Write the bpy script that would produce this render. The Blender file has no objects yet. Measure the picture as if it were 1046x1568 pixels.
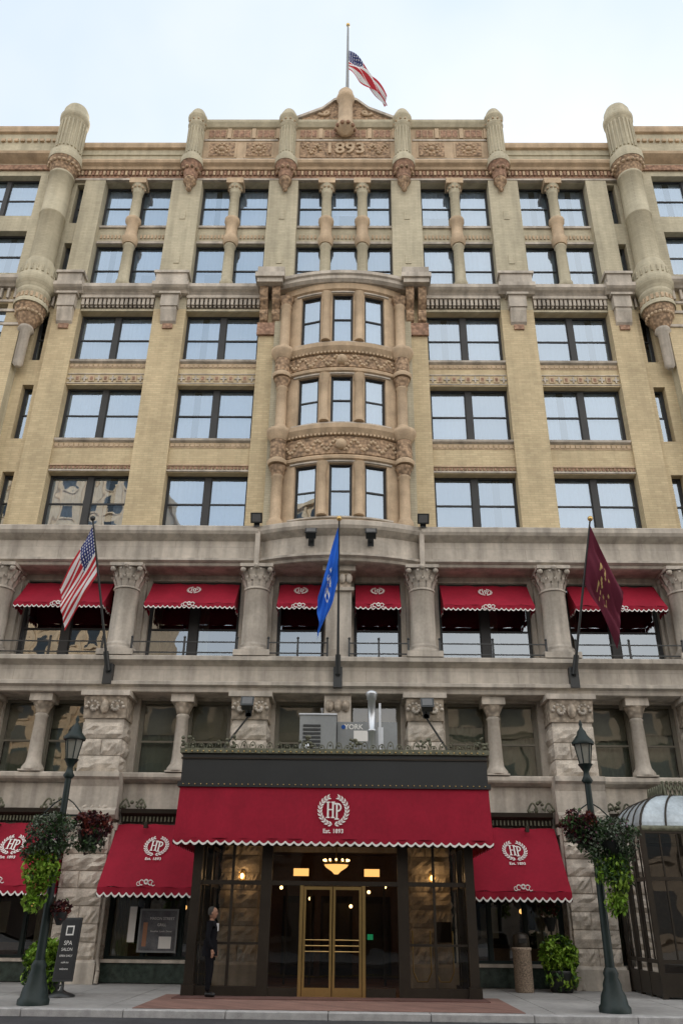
import bpy, math, random
from mathutils import Vector, Matrix, noise
R=random.Random(11)
scene=bpy.context.scene
rad=math.radians
# ------------------------------------------------------------------ materials
def nt(name):
    m=bpy.data.materials.new(name); m.use_nodes=True
    t=m.node_tree; 
    for n in list(t.nodes): t.nodes.remove(n)
    return m,t,t.nodes,t.links
def M(name,col,rough=.8,var=.15,scale=1.5,bump=.15,bscale=25,streak=0,brick=None,metal=0,carve=0,carve_s=7,spec=.3,col2=None,mortar=None):
    m,t,N,L=nt(name)
    out=N.new('ShaderNodeOutputMaterial'); p=N.new('ShaderNodeBsdfPrincipled')
    L.new(p.outputs[0],out.inputs[0])
    p.inputs['Roughness'].default_value=rough; p.inputs['Metallic'].default_value=metal
    p.inputs['Specular IOR Level'].default_value=spec
    g=N.new('ShaderNodeNewGeometry')
    rgb=N.new('ShaderNodeRGB'); rgb.outputs[0].default_value=(*col,1)
    cur=rgb.outputs[0]; hts=[]
    if brick:
        w,h,ms,fac=brick
        s=N.new('ShaderNodeSeparateXYZ'); L.new(g.outputs['Position'],s.inputs[0])
        a=N.new('ShaderNodeMath'); a.operation='ADD'; L.new(s.outputs[0],a.inputs[0]); L.new(s.outputs[1],a.inputs[1])
        c=N.new('ShaderNodeCombineXYZ'); L.new(a.outputs[0],c.inputs[0]); L.new(s.outputs[2],c.inputs[1])
        b=N.new('ShaderNodeTexBrick'); L.new(c.outputs[0],b.inputs['Vector'])
        b.inputs['Scale'].default_value=1; b.inputs['Brick Width'].default_value=w; b.inputs['Row Height'].default_value=h
        b.inputs['Mortar Size'].default_value=ms; b.inputs['Mortar Smooth'].default_value=.3
        b.inputs['Color1'].default_value=(*[x*(1+fac) for x in col],1)
        c2=col2 or col
        b.inputs['Color2'].default_value=(*[x*(1-fac) for x in c2],1)
        mm=mortar or [x*.82 for x in col]
        b.inputs['Mortar'].default_value=(*mm,1)
        cur=b.outputs['Color']; hts.append((b.outputs['Fac'],-.6))
    def noise_(sc,det=4,vec=None):
        n=N.new('ShaderNodeTexNoise'); n.inputs['Scale'].default_value=sc; n.inputs['Detail'].default_value=det
        L.new(vec or g.outputs['Position'],n.inputs['Vector']); return n.outputs['Fac']
    def mulv(cur,val,lo,hi,a=.3,b=.7):
        r=N.new('ShaderNodeMapRange'); L.new(val,r.inputs[0]); r.inputs[1].default_value=a; r.inputs[2].default_value=b
        r.inputs[3].default_value=lo; r.inputs[4].default_value=hi
        v=N.new('ShaderNodeVectorMath'); v.operation='SCALE'; L.new(cur,v.inputs[0]); L.new(r.outputs[0],v.inputs['Scale']); return v.outputs[0]
    if var:
        cur=mulv(cur,noise_(scale),1-var,1+var)
        cur=mulv(cur,noise_(scale*9,3),1-var*.5,1+var*.5)
    if streak:
        mp=N.new('ShaderNodeVectorMath'); mp.operation='MULTIPLY'; L.new(g.outputs['Position'],mp.inputs[0]); mp.inputs[1].default_value=(3,3,.3)
        cur=mulv(cur,noise_(1.0,5,mp.outputs[0]),1-streak,1,.35,.6)
    if carve:
        vo=N.new('ShaderNodeTexVoronoi'); vo.inputs['Scale'].default_value=carve_s; vo.feature='SMOOTH_F1'
        L.new(g.outputs['Position'],vo.inputs['Vector'])
        cur=mulv(cur,vo.outputs['Distance'],1.1,1-carve,.1,.7)  # cavity shade put into the colour: hollows darker, crests lighter
        hts.append((vo.outputs['Distance'],-1.5))
    L.new(cur,p.inputs['Base Color'])
    if bump:
        prev=None
        hts.append((noise_(bscale,4),.4))
        acc=None
        for o,k in hts:
            q=N.new('ShaderNodeMath'); q.operation='MULTIPLY'; L.new(o,q.inputs[0]); q.inputs[1].default_value=k
            if acc is None: acc=q.outputs[0]
            else:
                s2=N.new('ShaderNodeMath'); s2.operation='ADD'; L.new(acc,s2.inputs[0]); L.new(q.outputs[0],s2.inputs[1]); acc=s2.outputs[0]
        bp=N.new('ShaderNodeBump'); bp.inputs['Strength'].default_value=min(1,bump*3); bp.inputs['Distance'].default_value=.02
        L.new(acc,bp.inputs['Height']); L.new(bp.outputs[0],p.inputs['Normal'])
    return m
def GL(name,base,tint=(.8,.85,.88),gl=(1,1,1)):
    m,t,N,L=nt(name); out=N.new('ShaderNodeOutputMaterial')
    tr=N.new('ShaderNodeBsdfTransparent'); tr.inputs[0].default_value=(*tint,1)
    go=N.new('ShaderNodeBsdfGlossy'); go.inputs['Roughness'].default_value=.01; go.inputs[0].default_value=(*gl,1)
    fr=N.new('ShaderNodeFresnel'); fr.inputs[0].default_value=1.5
    a=N.new('ShaderNodeMath'); a.operation='ADD'; a.use_clamp=True; L.new(fr.outputs[0],a.inputs[0]); a.inputs[1].default_value=base
    g=N.new('ShaderNodeNewGeometry'); n=N.new('ShaderNodeTexNoise'); n.inputs['Scale'].default_value=1.3; n.inputs['Detail'].default_value=1
    L.new(g.outputs['Position'],n.inputs['Vector'])
    b=N.new('ShaderNodeBump'); b.inputs['Strength'].default_value=.2; b.inputs['Distance'].default_value=.02; L.new(n.outputs[0],b.inputs['Height']); L.new(b.outputs[0],go.inputs['Normal'])
    mx=N.new('ShaderNodeMixShader'); L.new(a.outputs[0],mx.inputs[0]); L.new(tr.outputs[0],mx.inputs[1]); L.new(go.outputs[0],mx.inputs[2]); L.new(mx.outputs[0],out.inputs[0])
    return m
def EM(name,col,s):
    m,t,N,L=nt(name); out=N.new('ShaderNodeOutputMaterial'); e=N.new('ShaderNodeEmission'); e.inputs[0].default_value=(*col,1); e.inputs[1].default_value=s
    L.new(e.outputs[0],out.inputs[0]); return m
BR=M('tan_brick',(.545,.445,.275),brick=(.30,.095,.010,.06),var=.10,scale=.5,streak=.12,bump=.08,col2=(.53,.42,.26))
BRW=M('grey_brick',(.475,.425,.305),brick=(.30,.095,.010,.05),var=.11,scale=.5,streak=.2,bump=.08)
LS=M('limestone',(.475,.425,.36),brick=(1.6,.62,.010,.035),var=.14,scale=.8,streak=.32,bump=.12)
LSP=M('limestone_plain',(.50,.445,.375),var=.16,scale=1.2,streak=.34,bump=.15)
TC=M('terracotta',(.50,.375,.25),var=.16,scale=2,streak=.2,bump=.15)
TCC=M('carved_terracotta',(.44,.30,.19),var=.15,carve=.65,carve_s=9,bump=.3)
TCR=M('carved_red_terracotta',(.38,.23,.155),var=.15,carve=.5,carve_s=8,bump=.3)
CV=M('carved_limestone',(.50,.42,.33),var=.12,carve=.55,carve_s=8,bump=.3,streak=.1)
RK=M('rock_faced_stone',(.52,.46,.385),var=.28,scale=3,bump=.35,bscale=9,streak=.15)
DK=M('recess_shade_and_joint_dark',(.10,.08,.06),var=.2)
FR=M('dark_window_frame',(.035,.035,.035),rough=.5,var=.1,bump=0)
FRT=M('taupe_window_frame',(.17,.155,.12),rough=.6,var=.1,bump=0)
BL=M('black_metal',(.02,.022,.022),rough=.4,var=.1,bump=.05,spec=.5)
BZ=M('bronze_metal',(.035,.028,.021),rough=.4,var=.15,bump=.05,metal=.3)
BS=M('brass',(.58,.40,.16),rough=.28,metal=.9,var=.08,bump=0)
GS=M('galvanised_steel',(.55,.57,.59),rough=.35,metal=.8,var=.08,bump=0)
GU=M('painted_steel_grey',(.24,.25,.25),rough=.5,var=.08,bump=.03)
RED=M('red_canvas',(.27,.007,.024),rough=.85,var=.13,scale=1.2,bump=.12,bscale=60)
WH=M('white_canvas',(.76,.74,.70),rough=.8,var=.04,bump=0)
BLD=M('white_sheer',(.50,.55,.60),rough=.9,var=.10,scale=.7,bump=0)
BLD2=M('grey_sheer',(.34,.38,.42),rough=.9,var=.10,scale=.7,bump=0)
BLT=M('tan_blind',(.32,.29,.21),rough=.9,var=.08,bump=0)
CUG=M('green_curtain',(.22,.25,.19),rough=.9,var=.1,bump=0)
INT=M('dark_interior',(.022,.02,.018),rough=.9,var=.2,bump=0)
WD=M('interior_wood',(.10,.05,.025),rough=.5,var=.25,bump=0)
MG=M('green_marble',(.035,.05,.04),rough=.25,var=.5,scale=6,bump=0,spec=.5)
DGM=M('dark_green_metal',(.014,.024,.022),rough=.45,var=.15,bump=.05)
PAT=M('patina_ornament',(.12,.12,.08),rough=.6,var=.4,scale=9,bump=.2)
CON=M('sidewalk_concrete',(.31,.30,.285),var=.2,scale=.7,bump=.12,bscale=40)
GRN=M('granite_kerb',(.38,.37,.36),var=.2,scale=5,bump=.1)
RBR=M('red_paving',(.22,.125,.10),brick=(.2,.1,.006,.15),var=.15)
ASP=M('asphalt_mat',(.055,.055,.058),var=.2,scale=2,bump=.3,bscale=90)
G1=GL('window_glass',.30,(.72,.78,.84),(.66,.79,.93))
G2=GL('vestibule_glass',.0,(.60,.59,.56))
G3=GL('loggia_glass',.20,(.5,.52,.52),(.8,.88,.95))
G4=GL('mezzanine_glass',.06,(.72,.74,.72))
BULB=EM('warm_bulb',(1,.62,.25),9)
AMB=EM('amber_bowl',(1,.52,.16),2.2)
# ------------------------------------------------------------------ mesh builder
class MB:
    def __init__(s): s.v=[];s.f=[];s.m=[];s.sm=[];s.mats=[]
    def mi(s,mat):
        if mat not in s.mats: s.mats.append(mat)
        return s.mats.index(mat)
    def poly(s,pts,mat,smooth=False):
        i=len(s.v); s.v+= [tuple(p) for p in pts]; s.f.append(tuple(range(i,i+len(pts)))); s.m.append(s.mi(mat)); s.sm.append(smooth)
    def mesh(s,vs,fs,mat,smooth=False):
        i=len(s.v); s.v+=[tuple(p) for p in vs]; k=s.mi(mat)
        for f in fs: s.f.append(tuple(i+a for a in f)); s.m.append(k); s.sm.append(smooth)
    def box(s,x0,x1,y0,y1,z0,z1,mat,mp=None):
        if x0>x1:x0,x1=x1,x0
        if y0>y1:y0,y1=y1,y0
        vs=[(x,y,z) for z in(z0,z1) for y in(y0,y1) for x in(x0,x1)]
        if mp: vs=[mp(*p) for p in vs]
        s.mesh(vs,[(0,2,3,1),(4,5,7,6),(0,1,5,4),(2,6,7,3),(0,4,6,2),(1,3,7,5)],mat)
    def obox(s,Mx,sx,sy,sz,mat):
        vs=[Mx@Vector((x*sx/2,y*sy/2,z*sz/2)) for z in(-1,1) for y in(-1,1) for x in(-1,1)]
        s.mesh(vs,[(0,2,3,1),(4,5,7,6),(0,1,5,4),(2,6,7,3),(0,4,6,2),(1,3,7,5)],mat)
    def lathe(s,cx,cy,prof,mat,seg=20,smooth=True,Mx=None,flute=0):
        vs=[];fs=[]
        for r,z in prof:
            for k in range(seg):
                a=2*math.pi*k/seg; rr=r*(1-(flute if k%2 else 0))
                p=Vector((cx+rr*math.cos(a),cy+rr*math.sin(a),z))
                vs.append(Mx@p if Mx else p)
        for j in range(len(prof)-1):
            for k in range(seg):
                k2=(k+1)%seg; fs.append((j*seg+k,j*seg+k2,(j+1)*seg+k2,(j+1)*seg+k))
        s.mesh(vs,fs,mat,smooth)
        s.poly([vs[len(vs)-seg+k] for k in range(seg)],mat); s.poly([vs[seg-1-k] for k in range(seg)],mat)
    def tube(s,a,b,r,mat,seg=10,r2=None):
        a=Vector(a);b=Vector(b); d=b-a; l=d.length
        q=d.to_track_quat('Z','Y').to_matrix().to_4x4(); Mx=Matrix.Translation(a)@q
        s.lathe(0,0,[(r,0),(r2 if r2 is not None else r,l)],mat,seg,True,Mx)
    def path(s,pts,r,mat,seg=8):
        for a,b in zip(pts,pts[1:]): s.tube(a,b,r,mat,seg)
    def ball(s,c,r,mat,seg=12,sz=1):
        pr=[(max(.0005,r*math.sin(math.pi*i/8)),c[2]-r*sz*math.cos(math.pi*i/8)) for i in range(9)]
        s.lathe(c[0],c[1],pr,mat,seg)
    def mold(s,mp,u0,u1,prof,mat,n=1):
        us=[u0+(u1-u0)*i/n for i in range(n+1)]
        vs=[mp(u,d,z) for u in us for d,z in prof]; k=len(prof)
        fs=[(i*k+j,(i+1)*k+j,(i+1)*k+j+1,i*k+j+1) for i in range(n) for j in range(k-1)]
        s.mesh(vs,fs,mat)
        s.poly([mp(u0,d,z) for d,z in prof],mat); s.poly([mp(u1,d,z) for d,z in reversed(prof)],mat)
    def wall(s,mp,u0,u1,z0,z1,ops,depth,mat,rev=None,sub=None):
        rev=rev or mat
        us={u0,u1};zs={z0,z1}
        for o in ops: us|={o[0],o[1]}; zs|={o[2],o[3]}
        if sub: 
            n=int((u1-u0)/sub); us|={u0+(u1-u0)*i/n for i in range(n+1)}
        us=sorted(u for u in us if u0-1e-6<=u<=u1+1e-6); zs=sorted(z for z in zs if z0-1e-6<=z<=z1+1e-6)
        for a,b in zip(us,us[1:]):
            if b-a<1e-5: continue
            for c,d in zip(zs,zs[1:]):
                mu=(a+b)/2; mz=(c+d)/2
                if any(o[0]<mu<o[1] and o[2]<mz<o[3] for o in ops): continue
                s.poly([mp(a,0,c),mp(b,0,c),mp(b,0,d),mp(a,0,d)],mat)
        for o in ops:
            for u in (o[0],o[1]):
                s.poly([mp(u,0,o[2]),mp(u,depth,o[2]),mp(u,depth,o[3]),mp(u,0,o[3])],rev)
            uu=[o[0]]+[u for u in us if o[0]<u<o[1]]+[o[1]]
            for a,b in zip(uu,uu[1:]):
                for z in (o[2],o[3]): s.poly([mp(a,0,z),mp(b,0,z),mp(b,depth,z),mp(a,depth,z)],rev)
    def text(s,st,size,Mx,mat,ext=.0,bold=0):
        cu=bpy.data.curves.new('t','FONT'); cu.body=st; cu.size=size; cu.align_x='CENTER'; cu.align_y='CENTER'; cu.extrude=ext; cu.offset=bold; cu.resolution_u=3
        ob=bpy.data.objects.new('t',cu); scene.collection.objects.link(ob); bpy.context.view_layer.update()
        me=bpy.data.meshes.new_from_object(ob.evaluated_get(bpy.context.evaluated_depsgraph_get()))
        s.mesh([Mx@v.co for v in me.vertices],[tuple(p.vertices) for p in me.polygons],mat)
        bpy.data.objects.remove(ob); bpy.data.meshes.remove(me); bpy.data.curves.remove(cu)
    def make(s,name,parent=None,bevel=0):
        me=bpy.data.meshes.new(name); me.from_pydata(s.v,[],s.f)
        for m in s.mats: me.materials.append(m)
        me.polygons.foreach_set('material_index',s.m); me.polygons.foreach_set('use_smooth',s.sm); me.update()
        ob=bpy.data.objects.new(name,me); scene.collection.objects.link(ob)
        if parent: ob.parent=parent
        if bevel:
            b=ob.modifiers.new('b','BEVEL'); b.width=bevel; b.segments=1; b.limit_method='ANGLE'
        return ob
def empty(name):
    e=bpy.data.objects.new(name,None); scene.collection.objects.link(e); return e
def F(Y): return lambda u,d,z:(u,Y+d,z)
def bow(hc,sag,yf):
    Rr=(hc*hc+sag*sag)/(2*sag)
    return (lambda u,d,z:((Rr-d)*math.sin(u/Rr), yf+Rr-(Rr-d)*math.cos(u/Rr), z)), Rr*math.asin(hc/Rr)

hotel=empty('hotel_building')
W=MB(); FRM=MB(); GLS=MB(); INS=MB(); ORN=MB(); COL=MB()

def win(mp,u0,u1,z0,z1,d,n=2,rail=.5,fm=FR,gm=G1,mull=.14,fw=.07,blind='full',back=INT,bm=None):
    B=lambda a,b,c,e,z,zz,m: FRM.box(a,b,c,e,z,zz,m,mp)
    B(u0,u0+fw,d,d+.09,z0,z1,fm); B(u1-fw,u1,d,d+.09,z0,z1,fm)
    B(u0+fw,u1-fw,d+.002,d+.09,z1-fw,z1,fm); B(u0+fw,u1-fw,d-.01,d+.09,z0,z0+fw,fm)
    iw=(u1-u0-2*fw-mull*(n-1))/n
    for i in range(n):
        a=u0+fw+i*(iw+mull); b=a+iw
        if i<n-1: B(b,b+mull,d-.03,d+.1,z0+fw,z1-fw,fm)
        zm=z0+(z1-z0)*rail
        sf=.035
        parts=[(z0+fw,zm),(zm,z1-fw)] if rail else [(z0+fw,z1-fw)]
        if rail: B(a,b,d+.015,d+.085,zm-.03,zm+.03,fm)
        for (c,e) in parts:
            B(a,a+sf,d+.02,d+.08,c,e,fm); B(b-sf,b,d+.02,d+.08,c,e,fm)
            j=[R.uniform(-.006,.006) for _ in range(3)]
            GLS.poly([mp(a,d+.05+j[0],c),mp(b,d+.05+j[1],c),mp(b,d+.05+j[1]+j[2],e),mp(a,d+.05+j[0]+j[2],e)],gm)
        def folds(x0,x1,c,e,mat,dd=.17):
            p0=x0; s_=0; d0=dd
            while p0<x1-.001:
                p1=min(x1,p0+R.uniform(.05,.13)); s_=1-s_; d1=dd+s_*R.uniform(.006,.025)
                INS.poly([mp(p0,d+d0,c),mp(p1,d+d1,c),mp(p1,d+d1,e),mp(p0,d+d0,e)],mat); p0=p1; d0=d1
        if blind=='full':
            r=R.random(); cm_=bm or (BLD if R.random()<.65 else BLD2)
            if r<.62: folds(a,b,z0,z1,cm_)
            elif r<.82:
                folds(a,b,z0+(z1-z0)*R.uniform(.2,.55),z1,cm_); folds(a,a+iw*.3,z0,z1,BLD2,.22)
            else: folds(a,a+iw*.42,z0,z1,cm_); folds(b-iw*.38,b,z0,z1,cm_)
        elif blind=='half':
            h=z1-(z1-z0)*R.uniform(.3,.55); INS.poly([mp(a,d+.15,h),mp(b,d+.15,h),mp(b,d+.15,z1),mp(a,d+.15,z1)],BLT)
            folds(a,b,z0,h+.1,bm or CUG,.22)
        elif blind=='top':
            h=z1-(z1-z0)*R.uniform(.1,.3); INS.poly([mp(a,d+.15,h),mp(b,d+.15,h),mp(b,d+.15,z1),mp(a,d+.15,z1)],BLT)
            if R.random()<.6: folds(a,a+iw*.25,z0,z1,BLT,.2)
    e=.02
    INS.poly([mp(u0-e,d+.6,z0-e),mp(u1+e,d+.6,z0-e),mp(u1+e,d+.6,z1+e),mp(u0-e,d+.6,z1+e)],back)
    for u in(u0-e,u1+e): INS.poly([mp(u,d+.09,z0-e),mp(u,d+.6,z0-e),mp(u,d+.6,z1+e),mp(u,d+.09,z1+e)],back)
    for z in(z0-e,z1+e): INS.poly([mp(u0,d+.09,z),mp(u1,d+.09,z),mp(u1,d+.6,z),mp(u0,d+.6,z)],back)

BAYS=[(-10.88,-7.82),(-6.48,-3.42),(3.42,6.48),(7.82,10.88)]
FL=[(14.05,16.4),(17.85,20.35),(21.55,24.05)]
P0=F(0)
TX=12.78   # corner turret
for sx in(-1,1):
    ops=[(a,b,c,d) for a,b in BAYS if a*sx>0 for c,d in FL]+[(min(sx*12.15,sx*12.6),max(sx*12.15,sx*12.6),c,d) for c,d in FL]
    u0,u1=sorted((sx*2.42,sx*13.3))
    W.wall(P0,u0,u1,13.4,24.9,ops,.34,BR)
for a,b in BAYS:
    for c,d in FL: win(P0,a,b,c,d,.3,2,mull=.24)
for sx in(-1,1):
    for c,d in FL:
        u=sorted((sx*12.15,sx*12.6)); win(P0,u[0],u[1],c,d,.3,1,blind='none')
def pil(x0,x1,z0,z1,yf,mat): W.box(x0,x1,yf,-.002,z0,z1,mat)
for sx in(-1,1):
    for a,b in((6.483,7.817),(10.883,11.95),(2.75,3.417)):
        x0,x1=sorted((sx*a,sx*b)); pil(x0,x1,13.4,24.1,-.13,BR)
        if a>6: 
            xc=(x0+x1)/2; hw=.36
            ORN.box(x0,x1,-.128,-.003,24.1,24.76,BRW)
            ORN.box(xc-hw,xc+hw,-.42,-.129,24.05,24.74,LSP); ORN.box(xc-hw-.08,xc+hw+.08,-.5,-.132,24.64,24.745,LSP)
            ORN.mold(F(-.13),xc-hw+.04,xc+hw-.04,[(0,23.3),(-.1,23.4),(-.24,23.9),(-.24,24.05),(0,24.05)],LSP)
            ORN.box(xc-.2,xc+.2,-.2,-.131,23.05,23.28,TCR)
        W.box(x0-.03 if a>6 else x0,x1+.03 if a>6 else x1,-.16,-.001,13.9,14.0,LSP)
# spandrels
for a,b in BAYS:
    for i,(z0,z1) in enumerate(((16.4,17.85),(20.35,21.55))):
        ORN.mold(P0,a+.002,b-.002,[(0,z1-.16),(-.10,z1-.1),(-.12,z1-.02),(.02,z1-.003)],LSP)
        n=16
        for k in range(n):
            x=a+(b-a)*(k+.5)/n
            ORN.box(x-.075,x+.075,-.035,-.001,z1-.34,z1-.2,TC)
        ORN.box(a,b,-.02,-.001,z1-.39,z1-.355,TC)
        if i==1:
            ORN.box(a,b,-.03,-.001,z0+.06,z0+.10,LSP); ORN.box(a,b,-.03,-.001,z0+.5,z0+.54,LSP)
            n=11
            for k in range(n):
                x=a+(b-a)*(k+.5)/n
                if k%2: ORN.box(x-.11,x+.11,-.04,-.001,z0+.16,z0+.44,TC); ORN.box(x-.05,x+.05,-.055,-.041,z0+.22,z0+.38,TCR)
                else: ORN.box(x-.03,x+.03,-.04,-.001,z0+.16,z0+.44,LSP); ORN.box(x-.12,x+.12,-.038,-.002,z0+.27,z0+.33,LSP)
        else:
            ORN.box(a,b,-.05,-.001,z0+.03,z0+.1,LSP)
            n=22
            for k in range(n):
                x=a+(b-a)*(k+.5)/n; ORN.box(x-.04,x+.04,-.045,-.001,z0+.13,z0+.24,TCR)
            ORN.box(a,b,-.05,-.001,z0+.27,z0+.33,TC)
    ORN.box(a,b,-.01,-.001,24.12,24.75,DK)  # flat dark strip: recess shade behind the corbels painted in
    n=17
    for k in range(n):
        x=a+(b-a)*(k+.5)/n
        ORN.box(x-.055,x+.055,-.2,-.011,24.28,24.62,LSP); ORN.box(x-.04,x+.04,-.13,-.012,24.2,24.28,LSP)
    ORN.box(a,b,-.05,-.012,24.06,24.17,BRW)
    ORN.box(a,b,-.26,-.013,24.6,24.744,LSP)
for sx in(-1,1):
    x0,x1=sorted((sx*11.97,sx*12.5))
    for k in range(3):
        x=x0+(x1-x0)*(k+.5)/3; ORN.box(x-.04,x+.04,-.16,-.001,24.25,24.748,LSP)
LP=[(0,24.75),(-.22,24.77),(-.3,24.85),(-.42,24.92),(-.5,25.0),(-.5,25.16),(-.44,25.2),(0,25.22)]
W.mold(P0,-12.9,-2.95,LP,LSP); W.mold(P0,2.95,12.9,LP,LSP)
for sx in(-1,1):
    for xc,hw in((7.15,.75),(11.4,.6)):
        W.mold(P0,sx*xc-hw,sx*xc+hw,[(d-.13 if d else 0,z+(.012 if z>25.1 else -.012)) for d,z in LP],LSP)
        W.box(sx*xc-hw+.1,sx*xc+hw-.1,-.55,-.05,25.23,25.66,LSP); W.box(sx*xc-hw+.02,sx*xc+hw-.02,-.62,-.04,25.66,25.78,LSP)
# ---- upper zone
UB=BAYS+[(-2.1,2.1)]
NW=((25.3,27.9),(29.1,31.5))
ops=[(a,b,25.25,31.62) for a,b in UB]+[(-12.2,-11.85,c,d) for c,d in NW]+[(11.85,12.2,c,d) for c,d in NW]
W.wall(P0,-13.3,13.3,24.9,31.75,ops,.4,BRW)
for sx in(-1,1):
    for c,d in NW:
        u=sorted((sx*11.85,sx*12.2)); win(P0,u[0],u[1],c,d,.3,1,blind='none')
def colonnette(x):
    COL.lathe(x,.0,[(.2,25.3),(.3,25.32),(.3,25.6),(.24,25.75),(.22,27.6),(.27,27.65),(.22,27.75)],BRW,16)
    COL.lathe(x,.0,[(.27,27.76),(.33,27.9),(.34,28.1),(.25,28.35),(.25,28.95),(.34,29.1),(.34,29.25),(.24,29.35)],TC,16)
    COL.lathe(x,.0,[(.23,29.36),(.21,30.8),(.25,30.85),(.22,30.9),(.33,31.3)],BRW,16)
    COL.box(x-.38,x+.38,-.32,.3,31.3,31.61,TC)
    for q in range(6):
        aa=math.pi*(1+q/5); COL.ball((x+.27*math.cos(aa),.27*math.sin(aa),31.12),.07,TC,6)
    COL.box(x-.34,x+.34,-.3,.3,25.23,25.3,LSP)
for a,b in UB:
    xs=[(a+b)/2] if b-a<3.5 else [-.8,.8]
    for x in xs: colonnette(x)
    ed=[a]+xs+[b]
    for p,q in zip(ed,ed[1:]):
        p2=p+(.12 if p in xs else 0); q2=q-(.12 if q in xs else 0)
        win(P0,p2,q2,25.25,28.0,.33,1,fw=.06,bm=BLD2 if R.random()<.5 else None); win(P0,p2,q2,29.1,31.61,.33,1,fw=.06)
    W.box(a+.002,b-.002,.2,.39,28.0,29.1,BRW)
    W.box(a+.004,b-.004,.12,.199,28.02,28.14,LSP); W.box(a+.004,b-.004,.12,.199,28.97,29.09,LSP)
    n=int((b-a)/.17)
    for k in range(n):
        x=a+.08+(b-a-.16)*(k+.5)/n
        if all(abs(x-c)>.3 for c in xs): W.box(x-.04,x+.04,.15,.199,28.35,28.55,TC)
for sx in(-1,1):
    for a,b in((6.483,7.817),(10.883,11.8),(2.103,3.417)):
        x0,x1=sorted((sx*a,sx*b)); pil(x0,x1,25.22,31.7,-.14,BRW)
        if a<10:
            for q in(29.2,26.6):
                ORN.box((x0+x1)/2-.12,(x0+x1)/2+.12,-.17,-.141,q,q+.5,BRW)
# frieze & cornice
W.wall(P0,-13.3,13.3,31.75,34.0,[],.1,BRW)
ORN.box(-12.6,12.6,-.16,-.002,31.64,31.74,LSP)
ORN.box(-12.6,12.6,-.10,-.003,31.76,31.9,TCR)
n=150
for k in range(n):
    x=-12.6+25.2*(k+.5)/n
    ORN.box(x-.05,x+.05,-.18,-.101,31.95,32.2,TC if k%2 else TCR)
ORN.box(-12.6,12.6,-.1,-.0035,31.9,32.26,TCR)
W.mold(P0,-12.6,12.6,[(0,32.26),(-.2,32.28),(-.25,32.4),(-.4,32.5),(-.44,32.62),(-.4,32.72),(0,32.75)],TC)
for sx in(-1,1):
    x0,x1=sorted((sx*7.3,sx*12.5))
    W.mold(P0,x0,x1,[(0,33.8),(-.12,33.84),(-.16,34.0),(-.16,34.12),(0.5,34.14)],TC)
    W.mold(P0,x0,x1,[(0,33.4),(-.05,33.42),(-.05,33.5),(0,33.52)],BRW)
W.box(-7.1,7.1,-.12,.5,32.76,35.2,TC)
PC=F(-.12)
for a,b in((-6.6,-3.15),(-2.3,2.3),(3.15,6.6)):
    ORN.mold(PC,a-.1,b+.1,[(0,35.08),(-.1,35.12),(-.22,35.35),(-.22,35.5),(.6,35.52)],BRW)
    ORN.box(a,b,-.16,-.121,34.25,34.36,LSP); ORN.box(a,b,-.16,-.121,32.95,33.05,LSP)
    m=3 if b-a<4 else 4
    for k in range(m):
        w=(b-a)/m; x=a+w*(k+.5)
        ORN.box(x-w*.38,x+w*.38,-.15,-.122,34.45,35.0,TC)
        for q in(-1,0,1): ORN.box(x+q*w*.24-w*.1,x+q*w*.24+w*.1,-.18,-.151,34.5,34.95,TCR)
        ORN.box(x+w*.42,x+w*.58,-.20,-.122,34.4,35.05,TC)
    if b-a<4:
        for k in range(2):
            w=(b-a)/2; x=a+w*(k+.5); ORN.box(x-w*.40,x+w*.40,-.15,-.122,33.12,34.15,TC); ORN.box(x-w*.34,x+w*.34,-.19,-.151,33.2,34.08,TCC)
            for q in range(10):
                aa=q*.628; ORN.ball((x+.3*math.cos(aa),-.2,33.64+.3*math.sin(aa)),.07,TC,6)
            ORN.ball((x,-.2,33.64),.13,TC,8)
    else:
        ORN.box(-2.1,2.1,-.16,-.122,33.12,34.18,TCC)
        ORN.text('1893',.95,Matrix.Translation((0,-.21,33.64))@Matrix.Rotation(rad(90),4,'X'),TC,.04,.02)
        for s_ in(-1,1):
            for q in range(14):
                t=q/13; ORN.ball((s_*(1.15+.8*t),-.19,33.64+.28*math.sin(t*9)),.08*(1-.4*t),TC,6)
gp=[(-2.35,35.53),(-2.35,35.65),(-1.9,35.9),(-1.1,36.35),(-.55,36.95),(0,37.2),(.55,36.95),(1.1,36.35),(1.9,35.9),(2.35,35.65),(2.35,35.53)]
ORN.poly([(x,-.2,z) for x,z in gp],TCC); ORN.poly([(x,.3,z) for x,z in reversed(gp)],TC)
for s_ in(-1,1):
    for q in range(16):
        t=q/15; aa=t*7; ORN.ball((s_*(.75+.5*t+.25*math.cos(aa)*(1-t)),-.24,36.0+.2*math.sin(aa)*(1-t)),.08,TC,6)
for (x,z),(x2,z2) in zip(gp[1:],gp[2:-1]):
    ORN.mesh([(x,-.32,z-.05),(x2,-.32,z2-.05),(x2,-.32,z2+.12),(x,-.32,z+.12),(x,.32,z-.05),(x2,.32,z2-.05),(x2,.32,z2+.12),(x,.32,z+.12)],[(0,1,2,3),(3,2,6,7),(0,4,5,1),(5,4,7,6)],LSP)
ORN.lathe(0,-.4,[(.05,34.3),(.3,34.5),(.46,34.7),(.48,34.8),(.36,34.9),(.34,36.6),(.4,36.7),(.44,36.9),(.38,37.0),(.36,37.25),(.2,37.5),(.02,37.6)],TC,20)
for k in range(10):
    a=math.pi*2*k/10; ORN.ball((.44*math.cos(a),-.4+.44*math.sin(a),34.7),.1,TCR,6)
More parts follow.
